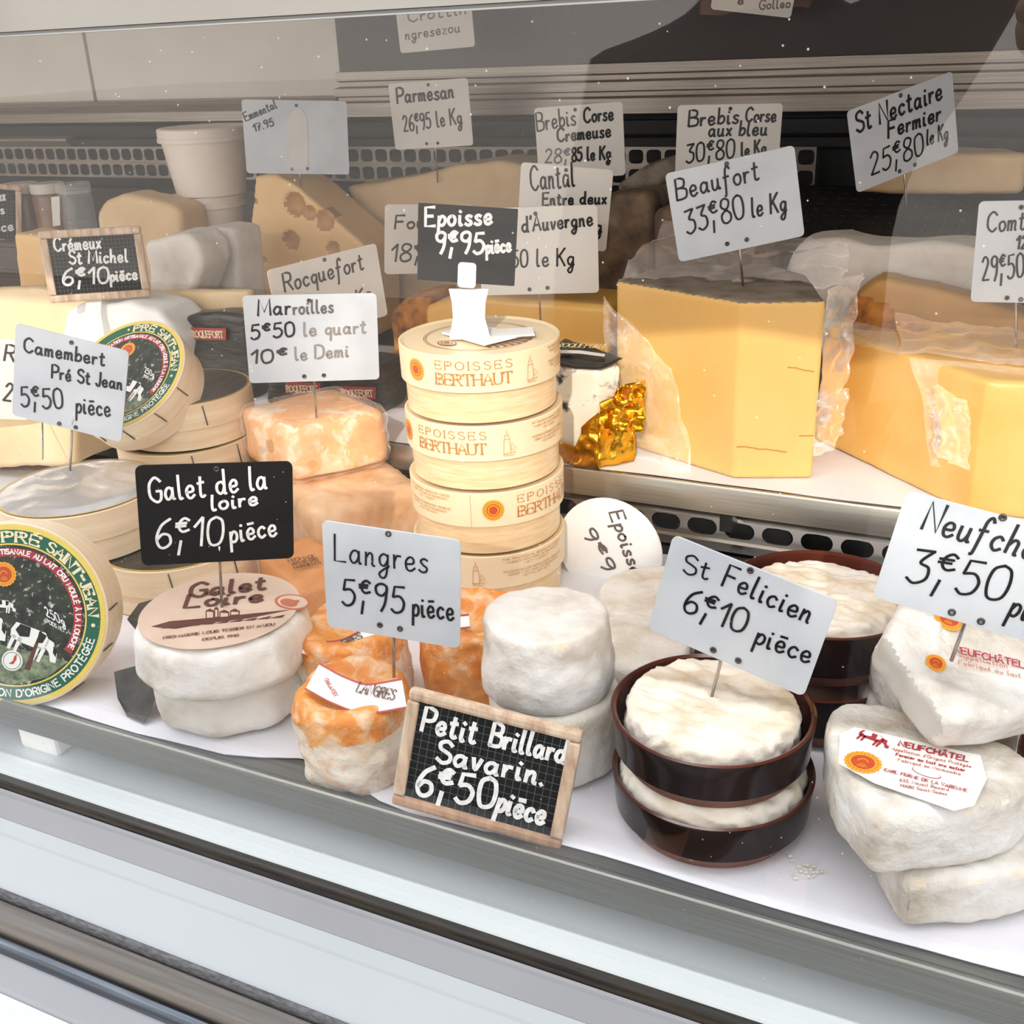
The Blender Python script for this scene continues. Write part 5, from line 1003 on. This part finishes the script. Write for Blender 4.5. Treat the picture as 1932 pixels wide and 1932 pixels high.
roq(614, 690, 722, 800, .825, .05, 'dark foil wrapped Roquefort between the Marroilles tag and the tower', 676, 741, 8)
# ------------------------------------------------------------------ rear rows
t = face_prism('holed_cheese_wedge', ((482, 332), (520, 328), (560, 352), (692, 468), (700, 640), (448, 640), (462, 520)), 1.04, .07, ['emmental', 'rind_brown'], 'big pale wedge full of holes under the Emmental tag', zmin=.0712, seed=4, voxel=.0028, bev=.002, amp=.0006, sorter=lambda c, n: 0)
o = t.children[0]; me = o.data; me.materials.append(MT['emm_hole']); hm = len(me.materials) - 1
holes = [(pyy(x, y, 1.04), rx * 1.35 / 2050) for x, y, rx in ((556, 386, 21), (584, 402, 13), (612, 416, 19), (549, 453, 17), (485, 440, 8), (470, 510, 7), (500, 490, 6), (480, 380, 6), (628, 470, 14))]
ol = V(t.location)
for v in me.vertices:
    p = v.co + ol
    if p.y < 1.045:
        for c, r in holes:
            d = math.hypot(p.x - c.x, p.z - c.z)
            if d < r: v.co.y += .55 * r * math.sqrt(max(0, 1 - (d / r) ** 2))
for f in me.polygons:
    p = f.center + ol
    if p.y < 1.06 and any(math.hypot(p.x - c.x, p.z - c.z) < r for c, r in holes): f.material_index = hm
face_prism('hard_cheese_wedge', ((652, 352), (770, 335), (860, 312), (930, 303), (990, 312), (990, 520), (725, 520), (700, 460)), 1.125, .08, ['parmesan'], 'long greyish beige wrapped wedge under the Parmesan tag', zmin=.0712, seed=7, amp=.002)
face_prism('cheese_slab', ((1158, 352), (1205, 318), (1298, 283), (1312, 300), (1245, 352), (1168, 364)), 1.06, .05, ['rind_grey'], 'slanted grey cheese slab between the two Brebis tags', seed=9, amp=.002)
face_prism('dark_tomme', ((1120, 380), (1150, 366), (1222, 362), (1232, 400), (1236, 600), (1118, 600)), .94, .06, ['dark_rind'], 'dark brown tomme beside the Cantal tag', zmin=.0712, seed=10, amp=.003)
face_prism('dark_tomme', ((1232, 400), (1270, 384), (1400, 440), (1452, 470), (1452, 600), (1230, 600)), .935, .06, ['dark_rind'], 'dark brown tomme behind the Beaufort tag', zmin=.0712, seed=12, amp=.003)
face_prism('paper_wrapped_cheese', ((1440, 620), (1486, 500), (1510, 462), (1590, 450), (1650, 462), (1760, 458), (1850, 468), (1860, 620)), .94, .05, ['paper_cream'], 'cheese draped in crumpled white paper behind the golden wedge', zmin=.0712, seed=14, amp=.005, scale=22, part='paper_wrap')
R0, R1 = pyy(1600, 545, .902), pyy(1840, 660, .902)
face_prism('aged_cheese_wedge', ((1585, 640), (1592, 586), (1622, 548), (1662, 524), (1760, 540), (1850, 565), (1990, 610), (1990, 690), (1590, 690)), .902, .03, ['tomme', 'rind_brown'], 'amber cheese wedge with rough brown rind above the golden wedge', seed=15, amp=.0015,
           sorter=lambda c, n: 1 if c.z < R0.z + (c.x - R0.x) * (R1.z - R0.z) / (R1.x - R0.x) + .006 * noise.noise(c * 45) else 0)
t = thing('half_wheel_cheese', V((-.085, 1.13, .24)), 'pale half wheel under the tilted St Nectaire tag on the black slotted shelf', 'cheese')
ph = [(-.165, 1.105), (-.02, 1.11)] + [(-.092 + .072 * cos(radians(a)), 1.115 + .06 * sin(radians(a))) for a in range(10, 180, 17)]
zz = pyy(1680, 366, 1.105).z; cheese('rind', ph, zz, zz + .036, ['parmesan'], t, .003, .005, .0015, 40, 3)
def half_sheet(name, pts, y, dep, m, label, **k): return face_prism(name, pts, y, dep, [m], label, **k)
half_sheet('cheese_block', ((180, 405), (196, 378), (232, 366), (262, 372), (318, 384), (338, 398), (340, 470), (182, 470)), 1.0, .05, 'parmesan', 'tan cheese block before the stacked white tubs', zmin=.0712, seed=17, amp=.002)
half_sheet('holed_cheese_piece', ((24, 440), (80, 446), (86, 560), (28, 560)), .95, .05, 'emmental', 'pale holed cheese piece beside the small Cr\u00e9meux chalkboard', zmin=.0712, seed=18, amp=.002, voxel=.003)
half_sheet('white_rind_cheese', ((270, 458), (310, 446), (350, 438), (374, 462), (380, 500), (366, 545), (275, 560)), .88, .05, 'paper_cream', 'white papered cheese touching the small Cr\u00e9meux chalkboard', zmin=.0712, seed=19, amp=.003, group='white papered cheeses')
half_sheet('white_rind_cheese', ((352, 436), (395, 428), (436, 436), (446, 470), (438, 545), (360, 550)), .94, .05, 'paper_cream', 'white papered cheese between the Emmental wedge and another papered cheese', zmin=.0712, seed=20, amp=.003, group='white papered cheeses')
half_sheet('cheese_block', ((-60, 548), (60, 540), (128, 552), (470, 548), (470, 640), (-60, 660)), .863, .016, 'pale_cheese', 'long pale cheese block under the papered cheeses at the left edge', zmin=.0712, seed=21, amp=.002)
half_sheet('cloth_wrapped_cheese', ((112, 640), (118, 596), (150, 574), (230, 568), (300, 586), (335, 640), (330, 700), (115, 700)), .80, .055, 'white_plastic', 'bright white cloth wrapped cheese under the small Cr\u00e9meux chalkboard', zmin=.0712, seed=22, amp=.004, scale=36, part='cloth')
half_sheet('film_wrapped_cheese', ((-120, 770), (-60, 752), (90, 762), (136, 800), (140, 880), (-120, 890)), .70, .06, 'pale_cheese', 'pale cheese half hidden behind the foil topped box at the left edge', seed=23, amp=.002)
# tubs and jars
def ring_lathe(name, c, prof, m, t, n=48): return G().add(*lathe_vf(prof, n, Matrix.Translation(c)), m).build(name, t, True, True, .5)
def tub(px, py0, py1, rpx, y, label):
    a, b = pyy(px, py1, y), pyy(px, py0, y); h = b.z - a.z; r = rpx * ((a - V((0, 0, H))).dot(cz)) / F; c = V((a.x, y, a.z))
    t = thing('plastic_tub', c, label, 'tub', 'stacked white tubs')
    ring_lathe('tub_body', c, [(r * .72, 0), (r * .76, .001), (r * .93, h * .84), (r * .93, h * .86)], 'tub', t)
    ring_lathe('tub_lid', c, [(r * .94, h * .80), (r, h * .80), (r, h * .86), (r * .985, h * .87), (r * .985, h * .98), (r * .95, h), (r * .9, h * .985)], 'white_plastic' if False else 'tub', t)
tub(400, 238, 366, 84, 1.09, 'upper white plastic tub of the stack behind the Emmental wedge')
tub(404, 366, 472, 72, 1.09, 'lower white plastic tub of the stack behind the Emmental wedge')
for px, m, lab in ((57, 'jam_dark', 'dark brown jam jar beside the chalkboard at the left edge'), (106, 'jam', 'jam jar with a label strip, second from the left edge'), (154, 'film_clear', 'clear empty looking glass jar next to the tan cheese block')):
    y = 1.12; a, b = pyy(px, 436, y), pyy(px, 345, y); h = b.z - a.z; r = 31 * ((a - V((0, 0, H))).dot(cz)) / F; c = V((a.x, y, a.z))
    t = thing('jam_jar', c, lab, 'jar', 'jars on the rear step')
    ring_lathe('jar_glass', c, [(r * .9, 0), (r * .97, .002), (r * .97, h * .72), (r * .86, h * .8)], m, t)
    ring_lathe('jar_lid', c, [(r * .92, h * .8), (r * 1.0, h * .8), (r * 1.0, h * .96), (r * .95, h), (.0005, h * 1.0)], 'jar_lid' if px < 150 else 'film_clear', t)
    if px == 106: g = G(); g.add([pyy(x, yy, y - r - .001) for x, yy in ((96, 372), (112, 370), (114, 425), (100, 427))], [[3, 2, 1, 0]], 'card_cream'); g.build('paper_strip', t)
# ------------------------------------------------------------------ the photographer, seen only as a dark reflection in the pane
def skin_mesh(name, joints, bones, m, parent=None, sub=2):
    me = bpy.data.meshes.new(name); me.from_pydata([j[0] for j in joints], bones, []); o = bpy.data.objects.new(name, me); link(o, parent)
    sk = o.modifiers.new('skin', 'SKIN'); sk.use_smooth_shade = True
    for v, j in zip(me.skin_vertices[0].data, joints): v.radius = j[1] if isinstance(j[1], tuple) else (j[1], j[1])
    me.skin_vertices[0].data[0].use_root = True
    sb = o.modifiers.new('sub', 'SUBSURF'); sb.levels = sub; sb.render_levels = sub; me.materials.append(MT[m]); return o
PX, PY = -.335, -.66
def body(scale=1.0, coat=False):
    J, B = [], []
    def a(p, r, parent=None): J.append((V(p), r)); (B.append((parent, len(J) - 1)) if parent is not None else None); return len(J) - 1
    return J, B, a
J, B, a = body()
hip = a((PX, PY - .02, -.08), (.15, .10)); w_ = a((PX, PY - .01, .06), (.125, .09), hip); ch = a((PX, PY, .22), (.145, .10), w_); up = a((PX, PY, .335), (.09, .075), ch)
nk = a((PX, PY + .01, .405), .050, up); hd = a((PX + .005, PY + .03, .48), (.068, .08), nk); hd2 = a((PX + .008, PY + .035, .56), (.072, .088), hd); hd3 = a((PX + .008, PY + .025, .615), (.055, .065), hd2)
ns = a((PX + .012, PY + .125, .515), .012, hd)
for sgn, el, wr in ((1, (-.04, -.56, .57), (.030, -.105, .345)), (-1, (PX - .21, PY + .02, .06), (PX - .20, PY + .08, -.20))):
    sh = a((PX + sgn * .165, PY + .005, .325), .062, up); e_ = a(el, .042, sh); f_ = a(((el[0] + wr[0]) / 2, (el[1] + wr[1]) / 2, (el[2] + wr[2]) / 2), .036, e_); h0 = a(wr, .026, f_)
    u = (V((0, -.02, .385)) - V(wr)).normalized() if sgn > 0 else V((.05, .25, -.97)).normalized(); pm_ = a(V(wr) + u * .045, (.030, .016), h0)
    for q, (dx, ln) in enumerate(((-.024, .055), (-.008, .066), (.009, .062), (.024, .048))):
        b0 = V(wr) + u * .06 + V((dx * .8, -.012, 0)); k1 = a(b0 + u * ln * .35 + V((dx * .2, -.012, .0)), .0085, pm_); k2 = a(b0 + u * ln * .7 + V((dx * .2, -.006, .004)), .008, k1); a(b0 + u * ln + V((dx * .1, .006, .006)), .007, k2)
    th = a(V(wr) + u * .03 + V((-sgn * .022, .012, .004)), .011, h0); t1 = a(V(wr) + u * .058 + V((-sgn * .034, .014, .008)), .010, th); a(V(wr) + u * .08 + V((-sgn * .030, .012, .012)), .0085, t1)
    th_ = a((PX + sgn * .09, PY - .02, -.16), .085, hip); kn = a((PX + sgn * .10, PY - .01, -.48), .055, th_); an = a((PX + sgn * .10, PY - .03, -.87), .038, kn); a((PX + sgn * .12, PY + .10, -.918), (.038, .030), an)
person = skin_mesh('person', J, B, 'skin'); tag(person, 'person in a black coat taking the photo, mirrored as a dark shape in the pane', 'person')
J, B, a = body(); hip = a((PX, PY - .02, -.20), (.20, .14)); w_ = a((PX + .012, PY - .01, .04), (.205, .125), hip); ch = a((PX + .012, PY, .21), (.212, .13), w_); up = a((PX, PY, .330), (.13, .10), ch); nk = a((PX, PY + .005, .41), .078, up); a((PX, PY + .012, .45), .078, nk)
for sgn, el, wr in ((1, (-.04, -.56, .57), (.024, -.16, .372)), (-1, (PX - .21, PY + .02, .06), (PX - .20, PY + .07, -.16))):
    sh = a((PX + sgn * .155, PY + .005, .315), .085, up); e_ = a(el, .062, sh); a(wr, .045, e_)
skin_mesh('coat', J, B, 'coat', person)
J, B, a = body(); hip = a((PX, PY - .02, -.10), (.165, .115))
for sgn in (1, -1): th_ = a((PX + sgn * .09, PY - .02, -.18), .10, hip); kn = a((PX + sgn * .10, PY - .01, -.48), .072, th_); a((PX + sgn * .10, PY - .03, -.86), .058, kn)
skin_mesh('trousers', J, B, 'denim', person)
J, B, a = body(); q0_ = a((PX + .005, PY - .005, .50), (.082, .075)); q1_ = a((PX + .008, PY + .015, .60), (.082, .088), q0_); a((PX + .008, PY + .03, .645), (.06, .07), q1_)
skin_mesh('hair', J, B, 'hair', person)
g = G(); pm4 = M.copy(); pm4 = Matrix.Translation(-cz * .009) @ pm4; g.add(*box_vf(.074, .152, .008, .003, pm4 @ Matrix.Translation((.022, -.05, 0))), 'phone')
tag(g.build('smartphone'), 'dark smartphone held up by the person in the black coat', 'phone')
